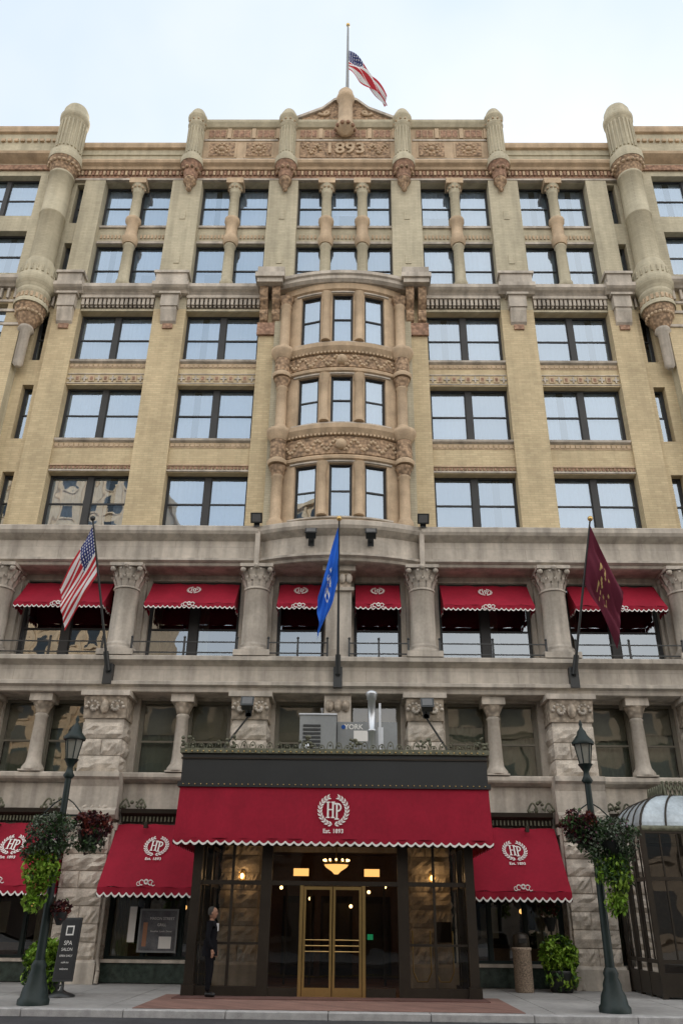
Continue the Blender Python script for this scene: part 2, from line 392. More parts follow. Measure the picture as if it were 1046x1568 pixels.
def turret(x):
    COL.lathe(x,-.3,[(.03,30.75),(.12,30.85),(.1,31.0),(.24,31.25),(.30,31.35),(.26,31.5)],TCC,18)
    COL.lathe(x,-.3,[(.28,31.5),(.32,31.8),(.45,32.2),(.5,32.3)],TCR,18)
    COL.lathe(x,-.3,[(.52,32.3),(.53,32.65),(.46,32.76),(.35,32.85),(.34,34.9),(.42,34.98),(.35,35.06),(.36,35.3),(.45,35.42),(.46,35.55),(.38,35.62),(.36,35.8),(.27,36.0),(.12,36.12),(.01,36.15)],BRW,20)
    for k in range(10):
        a=math.pi*2*k/10; COL.ball((x+.37*math.cos(a),-.3+.37*math.sin(a),31.95),.09,TCC,6)
        COL.ball((x+.38*math.cos(a),-.3+.38*math.sin(a),35.18),.05,TC,6)
    for k in range(16):
        a=math.pi*2*k/16; COL.lathe(x+.355*math.cos(a),-.3+.355*math.sin(a),[(.035,33.0),(.035,34.7)],BRW,5)
for x in(-7.0,-2.68,2.68,7.0): turret(x)
def bigturret(x):
    y=-.42
    COL.lathe(x,y,[(.1,20.9),(.2,21.05),(.21,22.6),(.32,22.7),(.28,22.85)],LSP,20)
    COL.lathe(x,y,[(.28,22.85),(.4,23.1),(.56,23.5),(.62,23.75)],TCC,24)
    COL.lathe(x,y,[(.68,23.75),(.68,23.95),(.6,24.0),(.6,24.25),(.66,24.35),(.68,24.5),(.62,24.6),(.76,24.75),(.8,24.9),(.8,25.2),(.7,25.3),(.7,25.7),(.62,26.05),(.55,26.2)],BRW,28)
    COL.lathe(x,y,[(.52,26.2),(.52,28.9),(.555,28.92),(.555,29.0),(.52,29.02),(.52,31.3),(.56,31.32),(.56,31.42),(.52,31.5)],BRW,28)
    COL.lathe(x,y,[(.52,31.5),(.56,31.7),(.70,32.1),(.72,32.2)],TCC,28)
    COL.lathe(x,y,[(.74,32.2),(.76,32.62),(.66,32.75),(.56,32.85),(.56,34.9),(.66,35.0),(.68,35.25),(.6,35.35),(.58,35.7),(.48,35.95),(.25,36.12),(.01,36.18)],BRW,28)
    for k in range(20):
        a=math.pi*2*k/20; COL.box(-.05,.05,-.03,.03,24.02,24.24,TC,lambda u,d,z,a=a:(x+(.62+d)*math.cos(a)-u*math.sin(a),y+(.62+d)*math.sin(a)+u*math.cos(a),z))
        COL.lathe(x+.575*math.cos(a),y+.575*math.sin(a),[(.05,33.0),(.05,34.8)],BRW,5)
        COL.lathe(x+.70*math.cos(a),y+.70*math.sin(a),[(.05,25.35),(.05,25.65)],BRW,5)
        COL.ball((x+.66*math.cos(a),y+.66*math.sin(a),31.95),.08,TC,6); COL.ball((x+.5*math.cos(a),y+.5*math.sin(a),23.4),.08,TC,6)
for x in(-TX,TX): bigturret(x)
# wings
PW=F(-.5)
for sx in(-1,1):
    u0,u1=sorted((sx*13.0,sx*22)); 
    ops=[];ops2=[]
    for c in(15.2,19.6):
        a,b=sorted((sx*(c-1.5),sx*(c+1.5)))
        for z in FL+[(25.7,28.1),(29.0,31.5)]: (ops if z[0]<25 else ops2).append((a,b,z[0],z[1])); win(PW,a,b,z[0],z[1],.3,2,mull=.2)
    W.wall(PW,u0,u1,13.4,24.9,ops,.34,BR); W.wall(PW,u0,u1,24.9,34.6,ops2,.34,BRW)
    W.poly([(sx*13.0,-.5,13.4),(sx*13.0,0,13.4),(sx*13.0,0,34.6),(sx*13.0,-.5,34.6)],BRW)
    W.mold(PW,u0,u1,LP,LSP)
    W.mold(PW,u0,u1,[(0,32.26),(-.25,32.4),(-.4,32.5),(-.44,32.62),(0,32.75)],TC)
    ORN.box(u0,u1,-.6,-.502,31.8,32.1,TCR)
    W.mold(PW,u0,u1,[(0,34.25),(-.12,34.3),(-.16,34.5),(-.16,34.62),(0.5,34.64)],TC)
    for k in range(30):
        x=u0+(u1-u0)*(k+.5)/30; ORN.box(x-.09,x+.09,-.6,-.502,33.7,33.85,TC); ORN.box(x-.05,x+.05,-.66,-.501,24.25,24.74,LSP)
    for z in(22.9,23.6,24.1): ORN.box(u0,u1,-.56,-.503,z,z+.12,LSP)
# oriel
OB,oh=bow(2.3,.62,-.85)
oc=[(-1.72,-.88),(-.42,.42),(.88,1.72)]
OF=[(14.2,16.35),(18.1,20.25),(21.85,24.3)]
W.wall(OB,-oh,oh,13.4,24.95,[(a,b,c,d) for a,b in oc for c,d in OF],.16,TC,sub=.3)
for a,b in oc:
    for c,d in OF: win(OB,a,b,c,d,.12,1,fw=.05,blind='full')
for sx in(-1,1):
    x0,x1=sorted((sx*2.28,sx*2.76)); W.box(x0,x1,-.26,-.0,13.4,24.74,BRW)
    for c,d in OF:
        if sx>0:
            for px in(-.65,.65):
                p=OB(px,-.05,0)
                COL.lathe(p[0],p[1],[(.19,c+.02),(.19,c+.14),(.16,c+.2),(.15,d-.35),(.18,d-.3),(.2,d-.05),(.22,d)],TC,12)
        x=sx*2.3; y=-.45
        COL.lathe(x,y,[(.30,c-.35),(.30,c-.1),(.25,c),(.2,c+.08),(.2,d-.45),(.24,d-.4),(.2,d-.34)],TC,16)
        COL.lathe(x,y,[(.21,d-.34),(.24,d-.2),(.33,d)],TCC,16)
        if c<15: COL.box(x-.28,x+.28,y-.2,y+.3,13.71,c-.3,TCC)
for z0,z1 in((16.45,17.95),(20.35,21.7)):
    W.mold(OB,-oh,oh,[(0,z0),(-.12,z0+.05),(-.14,z0+.14),(-.05,z0+.2),(-.05,z0+.24),(0,z0+.25)],TC,16)
    W.mold(OB,-oh,oh,[(0,z0+.26),(-.06,z0+.28),(-.06,z1-.5),(0,z1-.48)],TCC,16)
    W.mold(OB,-oh,oh,[(0,z1-.47),(-.12,z1-.42),(-.26,z1-.22),(-.28,z1-.06),(-.2,z1),(0,z1)],TC,16)
    zm=(z0+.28+z1-.5)/2
    for k in range(34):
        u=-oh+2*oh*(k+.5)/34; ORN.box(u-.035,u+.035,-.16,-.05,z1-.47,z1-.38,TC,OB)
    for k in range(60):
        u=-oh+2*oh*(k+.5)/60; p=OB(u,-.06,zm+.2*math.sin(k*.75)); ORN.ball(p,.07,TC,6)
    p=OB(0,-.08,zm); ORN.ball(p,.22,TC,10)
    for sx in(-1,1):
        x=sx*2.33;y=-.45
        COL.lathe(x,y,[(.34,z0),(.38,z0+.14),(.28,z0+.24)],TC,18); COL.lathe(x,y,[(.29,z0+.25),(.29,z1-.5)],TCC,18)
        COL.lathe(x,y,[(.3,z1-.49),(.34,z1-.42),(.46,z1-.2),(.47,z1-.06),(.3,z1)],TC,18)
for z,d in OF:
    ORN.mold(OB,-1.9,1.9,[(0,d+.02),(-.06,d+.04),(-.06,d+.1),(0,d+.1)],LSP,14)
    ORN.mold(OB,-1.9,1.9,[(0,z-.1),(-.08,z-.08),(-.08,z-.02),(0,z)],LSP,14)
W.mold(OB,-oh,oh,[(0,24.45),(-.1,24.5),(-.16,24.74),(0,24.744)],TC,16)
OB2,oh2=bow(2.75,.55,-1.15)
W.mold(OB2,-oh2,oh2,[(.9,24.74),(.1,24.75),(-.02,24.85),(-.02,25.0),(-.1,25.05),(-.1,25.2),(0,25.26),(1.1,25.27)],LSP,20)
for sx in(-1,1):
    x=sx*2.98
    ORN.box(x-.52,x+.52,-1.0,-.1,24.8,25.02,LSP); ORN.box(x-.6,x+.6,-1.1,-.1,25.02,25.24,LSP)
    ORN.box(x-.55,x+.55,-.8,-.1,25.25,25.8,LSP)
    for dx in(-.25,.25):
        ORN.mold(F(-.13),x+dx-.16,x+dx+.16,[(0,23.3),(-.18,23.4),(-.3,23.65),(-.22,23.9),(-.5,24.2),(-.62,24.5),(-.6,24.8),(0,24.8)],TCC)
    ORN.box(x-.5,x+.5,-.25,-.131,22.7,23.3,TCR)
# ---- entablature over loggia
EP=[(0,12.3),(-.06,12.32),(-.1,12.4),(-.22,12.46),(-.22,12.54),(-.02,12.6),(-.02,13.25),(-.1,13.3),(-.28,13.42),(-.34,13.52),(-.34,13.68),(-.26,13.74),(1.0,13.76)]
PE=F(-.72)
W.mold(PE,-22,-2.8,EP,LS); W.mold(PE,2.8,22,EP,LS)
EB,eh=bow(2.8,.62,-1.25)
W.mold(EB,-eh,eh,[(1.5,12.29)]+[(d*1.0,z+.003) for d,z in EP],LSP,20)
for sx in(-1,1):
    x0,x1=sorted((sx*2.8,sx*22)); W.poly([(x0,-.72,12.3),(x1,-.72,12.3),(x1,.5,12.3),(x0,.5,12.3)],LSP)
    W.box(sx*2.8-.08,sx*2.8+.08,-1.02,-.4,12.31,13.72,LSP)
# ---- loggia
GB=[(-15.2,-12.1),(-10.85,-7.75),(-6.5,-3.4),(-2.1,-.5),(.5,2.1),(3.4,6.5),(7.75,10.85),(12.1,15.2)]
PL=F(.1)
W.wall(PL,-22,22,9.1,12.3,[(a,b,9.15,12.1) for a,b in GB],.2,LSP)
for a,b in GB: win(PL,a,b,9.15,12.1,.15,2 if b-a>2 else 1,rail=.42,gm=G3,blind='top',fm=FR,mull=.3 if b-a>2 else .1)
def capital(mb,x,y,z0,z1,r,mat=LSP):
    h=z1-z0
    mb.lathe(x,y,[(r*1.08,z0),(r*1.12,z0+.05),(r*.98,z0+.09),(r,z0+h*.3),(r*1.12,z0+h*.6),(r*1.3,z1-.14)],mat,22)
    for ring,(zz,hh,rr) in enumerate(((z0+.08,h*.38,r*1.02),(z0+h*.36,h*.42,r*1.1))):
        n=12
        for k in range(n):
            a=math.pi*2*(k+ring*.5)/n
            ca,sa=math.cos(a),math.sin(a)
            w=r*.22
            prof=[(rr,zz,w),(rr+.05,zz+hh*.5,w*1.1),(rr+.12,zz+hh*.9,w*.8),(rr+.17,zz+hh,w*.5),(rr+.16,zz+hh*.82,w*.3)]
            vs=[];fs=[]
            for q,(R0,Z0,w0) in enumerate(prof):
                for s_ in(-1,1): vs.append((x+R0*ca-s_*w0*sa,y+R0*sa+s_*w0*ca,Z0))
                if q: fs.append((2*q-2,2*q-1,2*q+1,2*q))
            mb.mesh(vs,fs,mat)
    for sx in(-1,1):
        for sy in(-1,1): mb.ball((x+sx*r*1.12,y+sy*r*1.12,z1-.2),.1,mat,8)
    mb.box(x-r*1.38,x+r*1.38,y-r*1.38,y+r*1.38,z1-.12,z1-.004,mat)
    mb.ball((x,y-r*1.4,z1-.1),.09,mat,8)
for x in(-15.8,-11.45,-7.15,-2.77,2.77,7.15,11.45,15.8):
    y=-.55; r=.42
    COL.box(x-.58,x+.58,y-.56,y+.6,9.11,9.3,LSP)
    COL.lathe(x,y,[(.55,9.3),(.56,9.4),(.47,9.44),(.5,9.5),(.44,9.56),(r,9.62),(r*.97,11.4),(r*1.02,11.42)],LSP,28)
    capital(COL,x,y,11.45,12.3,r*.95,LSP)
    W.box(x-.5,x+.5,-.1,.099,9.11,12.29,LSP)
COL.box(-.42,.42,-.85,.1,9.11,11.4,LSP); COL.box(-.46,.46,-.89,.09,9.11,9.4,LSP); COL.box(-.5,.5,-.95,.09,11.4,11.52,LSP)
COL.box(-.4,.4,-.83,.09,11.52,12.1,CV); COL.box(-.55,.55,-.98,.08,12.1,12.288,LSP)
for k in range(4): COL.ball((-.33+.22*k,-.86,11.85),.11,LSP,8,1.6)
EP2=[(0,7.95),(-.05,7.97),(-.08,8.1),(-.2,8.16),(-.2,8.26),(-.03,8.32),(-.03,8.8),(-.12,8.86),(-.26,8.94),(-.26,9.06),(-.2,9.1),(1.0,9.105)]
W.mold(F(-.85),-22,22,EP2,LS)
W.poly([(-22,-.85,7.95),(22,-.85,7.95),(22,.5,7.95),(-22,.5,7.95)],LSP)
rl=MB()
for a,b in GB:
    y=-.98
    a-=.15;b+=.15
    for z in(9.2,9.55): rl.box(a,b,y-.02,y+.02,z,z+.035,BL)
    for x in(a,(a+b)/2,b): rl.box(x-.03,x+.03,y-.03,y+.03,9.1,9.68,BL); rl.ball((x,y,9.72),.045,BL,8)
rl.make('loggia_railing',hotel)
# ---- mezzanine
PM=F(-.1)
MBY=[(-15.5,-12.0),(-10.75,-8.0),(-6.35,-3.4),(-2.0,-.35),(.35,2.0),(3.4,6.35),(8.0,10.75),(12.0,15.5)]
W.wall(PM,-22,22,5.3,7.95,[(a,b,5.55,7.9) for a,b in MBY],.2,LSP)
for a,b in MBY: win(PM,a,b,5.55,7.9,.15,2 if b-a>2 else 1,rail=.45,gm=G4,blind='half',fm=FRT,mull=.35,fw=.1)
def smallcol(x):
    y=-.42
    COL.lathe(x,y,[(.34,5.62),(.34,5.7),(.24,5.85),(.22,6.0),(.19,7.25),(.22,7.3),(.18,7.36)],LSP,16)
    COL.box(x-.34,x+.34,y-.3,y+.3,5.572,5.62,LSP)
    COL.lathe(x,y,[(.2,7.36),(.24,7.5),(.34,7.7)],CV,14); COL.box(x-.36,x+.36,y-.34,y+.34,7.7,7.945,LSP)
for x in(-13.7,-9.35,-4.88,4.88,9.35,13.7): smallcol(x)
W.mold(F(-.45),-22,22,[(.35,5.25),(-.05,5.28),(-.2,5.36),(-.24,5.42),(-.24,5.52),(-.18,5.56),(.5,5.57)],LSP)
def rock(x0,x1,y0,y1,z0,z1,amp=.08):
    g=.014; x0+=g;x1-=g;z0+=g;z1-=g
    nx=7;nz=4
    def disp(i,n,j,m):
        e=min(i,n-i,1)*min(j,m-j,1)
        return e*(amp*.5+R.uniform(-amp*.4,amp*.7))
    def grid(fn,nu,nv):
        vs=[fn(i/nu,j/nv,disp(i,nu,j,nv)) for j in range(nv+1) for i in range(nu+1)]
        fs=[(j*(nu+1)+i,j*(nu+1)+i+1,(j+1)*(nu+1)+i+1,(j+1)*(nu+1)+i) for j in range(nv) for i in range(nu)]
        RKM.mesh(vs,fs,RK)
    grid(lambda u,v,d:(x0+(x1-x0)*u,y0-d,z0+(z1-z0)*v),nx,nz)
    grid(lambda u,v,d:(x0-d,y1+(y0-y1)*u,z0+(z1-z0)*v),4,nz)
    grid(lambda u,v,d:(x1+d,y0+(y1-y0)*u,z0+(z1-z0)*v),4,nz)
    RKM.poly([(x0,y0,z1),(x1,y0,z1),(x1,y1,z1),(x0,y1,z1)],RK); RKM.poly([(x0,y0,z0),(x1,y0,z0),(x1,y1,z0),(x0,y1,z0)],RK)
RKM=MB()
def pier(xc,hw,full=True):
    yb=0; yf=-.92
    RKM.box(xc-hw+.03,xc+hw-.03,yf+.03,yb,0,7.2,LSP)
    z=.55; k=0
    while z<6.95:
        h=.45 if z<4.0 else .5
        if 4.15<z<5.45:
            z=5.5; continue
        if z+h>7.1: h=7.1-z
        if k%2: rock(xc-hw,xc+hw,yf,yb,z,z+h)
        else:
            s=R.uniform(-.15,.15); rock(xc-hw,xc+s,yf,yb,z,z+h); rock(xc+s,xc+hw,yf,yb,z,z+h)
        z+=h;k+=1
    RKM.box(xc-hw-.08,xc+hw+.08,yf-.1,yb,0,.5,LSP); RKM.mold(F(yf),xc-hw-.05,xc+hw+.05,[(0,.5),(-.08,.5),(0,.58)],LSP)
    RKM.mold(F(yf),xc-hw-.1,xc+hw+.1,[(.9,4.2),(-.02,4.2),(-.14,4.3),(-.14,4.42),(-.04,4.5),(-.02,5.1),(-.1,5.28),(-.2,5.36),(-.2,5.5),(.9,5.52)],LSP)
    RKM.mold(F(yf),xc-hw-.02,xc+hw+.02,[(.9,7.12),(-.02,7.12),(-.06,7.3),(-.2,7.8),(-.22,7.94),(.9,7.945)],CV)
    RKM.box(xc-hw-.12,xc+hw+.12,yf-.26,yb,7.78,7.942,LSP)
    for s_ in(-1,1):
        for q in range(12):
            t=q/11; aa=t*6.5; rr=.22*(1-t*.8); RKM.ball((xc+s_*(hw*.55)+s_*rr*math.cos(aa),yf-.12,7.45+rr*math.sin(aa)),.055,LSP,6)
    RKM.ball((xc,yf-.12,7.45),.14,CV,8,1.6)
for x in(-15.8,-11.45,-7.2,7.2,11.45,15.8): pier(x,.64)
for x in(-2.7,2.7): pier(x,.55)
RKM.box(-.42,.42,-.75,0,5.57,7.94,LSP)
for x in (-.25,0,.25): RKM.ball((x,-.76,7.6),.14,CV,8,1.4)
RKM.make('rock_faced_piers',hotel)
W.wall(F(-.42),-22,22,3.9,5.28,[],.1,LSP)
# shopfronts
SB=[(-15.1,-12.1),(-10.75,-7.9),(-6.5,-3.3),(3.3,6.5),(7.9,10.75),(12.1,15.1)]
W.wall(F(-.3),-22,22,0,3.9,[(a,b,.55,3.75) for a,b in SB]+[(-2.1,2.1,0.002,3.4)],.25,LSP)
for a,b in SB:
    win(F(-.3),a,b,.55,3.75,.12,3,rail=.62,gm=G4,blind='none',fm=DGM,mull=.08,fw=.1,back=INT)
    W.box(a,b,-.5,-.302,.02,.5,MG); W.box(a,b,-.56,-.3,.5,.58,LSP)
    ORN.mold(F(-.45),a+.12,b-.12,[(.1,4.12),(-.1,4.14),(-.14,4.3),(-.28,4.38),(-.3,4.5),(.1,4.52)],BZ)
    for k in range(26):
        x=a+.15+(b-a-.3)*(k+.5)/26; ORN.box(x-.02,x+.02,-.62,-.56,4.16,4.3,PAT)
    for e in(a+.45,b-.45,):
        for k in range(16):
            t=R.random()-.5; zz=4.52+R.random()*.32*(1-abs(t)*1.8)
            ORN.ball((e+t*.8,-.7+R.uniform(-.05,.05),zz),R.uniform(.03,.06),PAT,6)
        for s_ in(-1,1):
            pts=[(e+s_*(.1+.3*t),-.7,4.55+.28*math.sin(math.pi*t)*(1-t*.4)) for t in [i/8 for i in range(9)]]
            ORN.path(pts,.03,PAT,6)
    for q in range(2):
        x=a+(b-a)*(.3+.4*q); ORN.box(x-.02,x+.02,-.9,-.6,4.0,4.04,BZ); ORN.box(x-.05,x+.05,-1.0,-.88,3.95,4.12,BZ)
    INS.ball(((a+b)/2+.5,.2,1.9),.07,AMB,8); INS.box((a+b)/2-.7,(a+b)/2-.2,.2,.24,1.2,2.0,BLT); INS.box(a+.6,b-.6,.1,.3,.6,.95,WD)
for a,b in SB:
    for (p,q) in((a+.1,a+.75),(b-.75,b-.1)):
        n=12
        for k in range(n):
            u=p+(q-p)*k/n;v=p+(q-p)*(k+1)/n; d0=.1+.04*(k%2);d1=.1+.04*((k+1)%2)
            INS.poly([(u,d0,.6),(v,d1,.6),(v,d1,3.7),(u,d0,3.7)],BLT)
W.make('masonry_walls',hotel); FRM.make('window_frames',hotel); GLS.make('window_glass_panes',hotel); INS.make('curtains_and_interiors',hotel)
ORN.make('ornament',hotel); COL.make('columns_and_turrets',hotel)
bd=MB()
for sx in(-1,1): bd.box(sx*21.7,sx*22,-.49,26,0,34.6,BR)
bd.box(-21.7,21.7,25.7,26,0,34.6,BR); bd.poly([(-22,.4,33.9),(22,.4,33.9),(22,26,33.9),(-22,26,33.9)],ASP)
bd.box(-21.7,21.7,.95,1.1,4.3,33.8,INT)
bd.make('rear_body_and_roof',hotel)
# ------------------------------------------------------------------ emblem
def arcband(mb,Mx,cx,cy,r0,r1,a0,a1,mat,n=12,z=0):
    vs=[];fs=[]
    for i in range(n+1):
        a=a0+(a1-a0)*i/n
        for r in(r0,r1): vs.append(Mx@Vector((cx+r*math.cos(a),cy+r*math.sin(a),z)))
        if i: fs.append((2*i-2,2*i-1,2*i+1,2*i))
    mb.mesh(vs,fs,mat)
def rect(mb,Mx,x0,x1,y0,y1,mat,z=0): mb.poly([Mx@Vector((x0,y0,z)),Mx@Vector((x1,y0,z)),Mx@Vector((x1,y1,z)),Mx@Vector((x0,y1,z))],mat)
def emblem(mb,Mx,s,est=True):
    S=Mx@Matrix.Scale(s,4)
    for side in(-1,1):
        for k in range(11):
            a=rad(-90)+side*rad(14+k*14.5); 
            for o,rr in((-1,.44),(1,.54)):
                c=Vector((rr*math.cos(a),rr*math.sin(a),0)); tdir=a+side*rad(90)+o*side*rad(-28)*1
                d=Vector((math.cos(tdir),math.sin(tdir),0)); nrm=Vector((-d.y,d.x,0))
                mb.poly([S@(c-d*.085),S@(c+nrm*.03),S@(c+d*.085),S@(c-nrm*.03)],WH)
        arcband(mb,S,0,0,.482,.497,rad(-90)+side*rad(5),rad(-90)+side*rad(165),WH,16,.001)
    for x in(-.2,-.02): rect(mb,S,x-.03,x+.03,-.24,.28,WH,.002); rect(mb,S,x-.07,x+.07,.26,.30,WH,.003); rect(mb,S,x-.07,x+.07,-.27,-.23,WH,.003)
    rect(mb,S,-.17,-.05,.0,.045,WH,.004)
    rect(mb,S,.09,.15,-.3,.22,WH,.002); rect(mb,S,.04,.2,-.32,-.28,WH,.003)
    arcband(mb,S,.14,.1,.10,.155,rad(-90),rad(90),WH,10,.004); rect(mb,S,.02,.14,.2,.255,WH,.005); rect(mb,S,.1,.14,-.055,0,WH,.005)
    if est: mb.text('Est. 1893',.2,S@Matrix.Translation((0,-.72,.002)),WH,0,.004)
def awning(name,x0,x1,yt,zt,yb,zb,vh,sw,ems,side_in=.0,small=0):
    mb=MB(); nx=max(6,int((x1-x0)/.15)); nz=6; ph=R.uniform(0,6)
    def P(u,v):
        x=x0+side_in*(1-v)+(x1-x0-2*side_in*(1-v))*u; y=yt+(yb-yt)*v; z=zt+(zb-zt)*v-.04*math.sin(math.pi*v)+.014*math.sin(u*23+ph)+.009*math.sin(u*41+v*4+ph)
        return (x,y,z)
    vs=[P(i/nx,j/nz) for j in range(nz+1) for i in range(nx+1)]
    fs=[(j*(nx+1)+i,(j+1)*(nx+1)+i,(j+1)*(nx+1)+i+1,j*(nx+1)+i+1) for j in range(nz) for i in range(nx)]
    mb.mesh(vs,fs,RED,True)
    for x,s in((x0,0),(x1,1)):
        mb.poly([P(s,0),P(s,.5),P(s,1),(x,yt,zb)],RED)
    def val(pa,pb):
        pa=Vector(pa);pb=Vector(pb); L=(pb-pa).length; n=max(2,round(L/sw)); dirv=(pb-pa)/L; nr=Vector((dirv.y,-dirv.x,0)).normalized()
        for k in range(n):
            pts=[]
            for i in range(9):
                t=i/8; q=pa+dirv*L*(k+t)/n; w=.5-.5*math.cos(2*math.pi*t)
                pts.append((q,vh*(.68+.32*w**.6),.02*math.sin((k+t)*1.7)))
            for (q,h,o),(q2,h2,o2) in zip(pts,pts[1:]):
                a=q+nr*o;b=q2+nr*o2
                mb.poly([a-Vector((0,0,h)),b-Vector((0,0,h2)),b,a],RED)
                e=nr*.004; w=vh*.2
                mb.poly([a+e-Vector((0,0,h)),b+e-Vector((0,0,h2)),b+e-Vector((0,0,h2-w)),a+e-Vector((0,0,h-w))],WH)
    val(P(0,1),P(1,1))
    val((x0,yt,zb),P(0,1)); val(P(1,1),(x1,yt,zb))
    up=Vector((0,yt-yb,zt-zb)).normalized(); rt=Vector((1,0,0)); nm=rt.cross(up)
    for (u,v,s,est) in ems:
        c=Vector(P(u,v))+nm*.045
        Mx=Matrix((( rt.x,up.x,nm.x,c.x),(rt.y,up.y,nm.y,c.y),(rt.z,up.z,nm.z,c.z),(0,0,0,1)))
        emblem(mb,Mx,s,est)
    if small:
        c=Vector(P(.5,1)); Mx=Matrix.Translation((c.x,c.y-.03,c.z-vh*.35))@Matrix.Rotation(rad(90),4,'X')
        if small==2: Mx=Matrix.Translation((c.x,c.y-.0,c.z+.12))@Matrix.Rotation(rad(90),4,'X'); 
        for s_ in(-1,1):
            arcband(mb,Mx@Matrix.Translation((0,0,.03)),s_*.12,0,.05,.075,rad(0),rad(300),WH,10); arcband(mb,Mx@Matrix.Translation((0,0,.03)),s_*.2,-.03,.04,.06,rad(90),rad(330),WH,8)
        arcband(mb,Mx@Matrix.Translation((0,0,.03)),0,.02,.03,.07,0,rad(360),WH,10)
    mb.path([(x0,yt,zb+.02),(x0+.02,yb+.03,zb+.0)],.015,BL,6); mb.path([(x1,yt,zb+.02),(x1-.02,yb+.03,zb+.0)],.015,BL,6)
    return mb.make(name)
for a,b in GB:
    awning('window_awning',a+.05,b-.05,-.0,11.95,-.85,10.95,.2,.16,[(.5,.32,.42,False)],small=1)
for a,b in((-10.6,-7.9),(-6.45,-3.8),(3.8,6.4)):
    awning('shopfront_awning',a,b,-.62,4.08,-1.9,2.36,.26,.2,[(.5,.36,.62,True)],small=2)
# ------------------------------------------------------------------ entrance canopy
can=empty('entrance_canopy'); c=MB()
X=3.85; Y0=-4.9
c.box(-X,X,Y0,-.93,4.62,5.38,BL); c.box(-X-.07,X+.07,Y0-.07,-.93,5.38,5.5,PAT); c.box(-X-.06,X+.06,Y0-.06,-.93,4.56,4.68,BL)
c.box(-X-.03,X+.03,Y0-.03,-.93,5.24,5.28,BZ); 
for k in range(52):
    x=-X+.08+(2*X-.16)*k/51
    c.ball((x,Y0-.07,4.62),.016,BS,6); c.ball((x,Y0-.085,5.42),.02,BS,6)
def panel(p0,p1,q0,q1,n=60):
    for i in range(n):
        t0=i/n;t1=(i+1)/n
        A=Vector(p0).lerp(Vector(p1),t0);B=Vector(p0).lerp(Vector(p1),t1);C=Vector(q0).lerp(Vector(q1),t1);D=Vector(q0).lerp(Vector(q1),t0)
        w=lambda t:Vector((0,.016*math.sin(t*31)+.010*math.sin(t*77),0))
        c.poly([D+w(t0),C+w(t1),B,A],RED,True)
FX=.02; FY=.12
panel((-X,Y0-.01,4.56),(X,Y0-.01,4.56),(-X-FX,Y0-FY,3.36),(X+FX,Y0-FY,3.36))
panel((-X,-.93,4.56),(-X,Y0-.01,4.56),(-X-FX,-.93,3.36),(-X-FX,Y0-FY,3.36)); panel((X,Y0-.01,4.56),(X,-.93,4.56),(X+FX,Y0-FY,3.36),(X+FX,-.93,3.36))
def val(pa,pb,vh,sw):
    pa=Vector(pa);pb=Vector(pb); L=(pb-pa).length; n=max(2,round(L/sw)); dv=(pb-pa)/L; nr=Vector((dv.y,-dv.x,0)).normalized()
    for k in range(n):
        pts=[]
        for i in range(9):
            t=i/8; w=.5-.5*math.cos(2*math.pi*t); pts.append((pa+dv*L*(k+t)/n+nr*.012*math.sin((k+t)*2.1),vh*(.6+.4*w**.6)))
        for (q,h),(q2,h2) in zip(pts,pts[1:]):
            z=Vector((0,0,1)); e=nr*.005
            c.poly([q-z*h,q2-z*h2,q2,q],RED); c.poly([q+e-z*h,q2+e-z*h2,q2+e-z*(h2-.05),q+e-z*(h-.05)],WH)
val((-X-FX,Y0-FY,3.36),(X+FX,Y0-FY,3.36),.16,.21); val((-X-FX,-.93,3.36),(-X-FX,Y0-FY,3.36),.16,.21); val((X+FX,Y0-FY,3.36),(X+FX,-.93,3.36),.16,.21)
up=Vector((0,FY,1.2)).normalized(); nm=Vector((1,0,0)).cross(up); cc=Vector((0,Y0-FY*.5-.01,4.02))+nm*.04
emblem(c,Matrix(((1,up.x,nm.x,cc.x),(0,up.y,nm.y,cc.y),(0,up.z,nm.z,cc.z),(0,0,0,1))),.68,True)
for k in range(36):
    x=-X+2*X*k/35; h=.16+.05*math.sin(k*1.9)
    c.path([(x-.09,Y0,5.5),(x-.05,Y0,5.5+h*.8),(x,Y0,5.5+h),(x+.05,Y0,5.5+h*.8),(x+.09,Y0,5.5)],.012,PAT,5)
    c.ball((x,Y0,5.5+h*.5),.03,PAT,6)
for x in(-X+.1,-2.7,-.75,.55,2.3,X-.1):
    for k in range(14): c.ball((x+R.uniform(-.16,.16),Y0+R.uniform(-.03,.03),5.52+R.uniform(0,.3)),R.uniform(.025,.05),PAT,6)
yg=-4.35
for x in(-3.32,3.32):
    c.box(x-.11,x+.11,yg-.11,yg+.11,0,3.42,BZ); c.box(x-.15,x+.15,yg-.15,yg+.15,0,.25,BZ)
    c.box(x-.08,x+.08,-2.6,-2.44,0,3.42,BZ)
for x in(-1.62,1.7): c.box(x-.13,x+.13,yg-.06,yg+.08,.0,3.42,BZ)
for x in(-2.45,2.45): c.box(x-.03,x+.03,yg-.04,yg+.04,.0,3.42,BZ)
for a,b in((-3.21,-1.75),(1.83,3.21),(-1.49,1.57)):
    c.box(a,b,yg-.05,yg+.05,2.36,2.46,BZ); c.box(a,b,yg-.05,yg+.05,3.3,3.415,BZ)
    if abs(a)>1.6: c.box(a,b,yg-.05,yg+.05,.0,.22,BZ); c.box(a,b,yg-.035,yg+.035,1.08,1.13,BZ)
DW=.70
for x in(-DW-.05,DW+.05): c.box(x-.04,x+.04,yg-.05,yg+.05,0,2.36,BS)
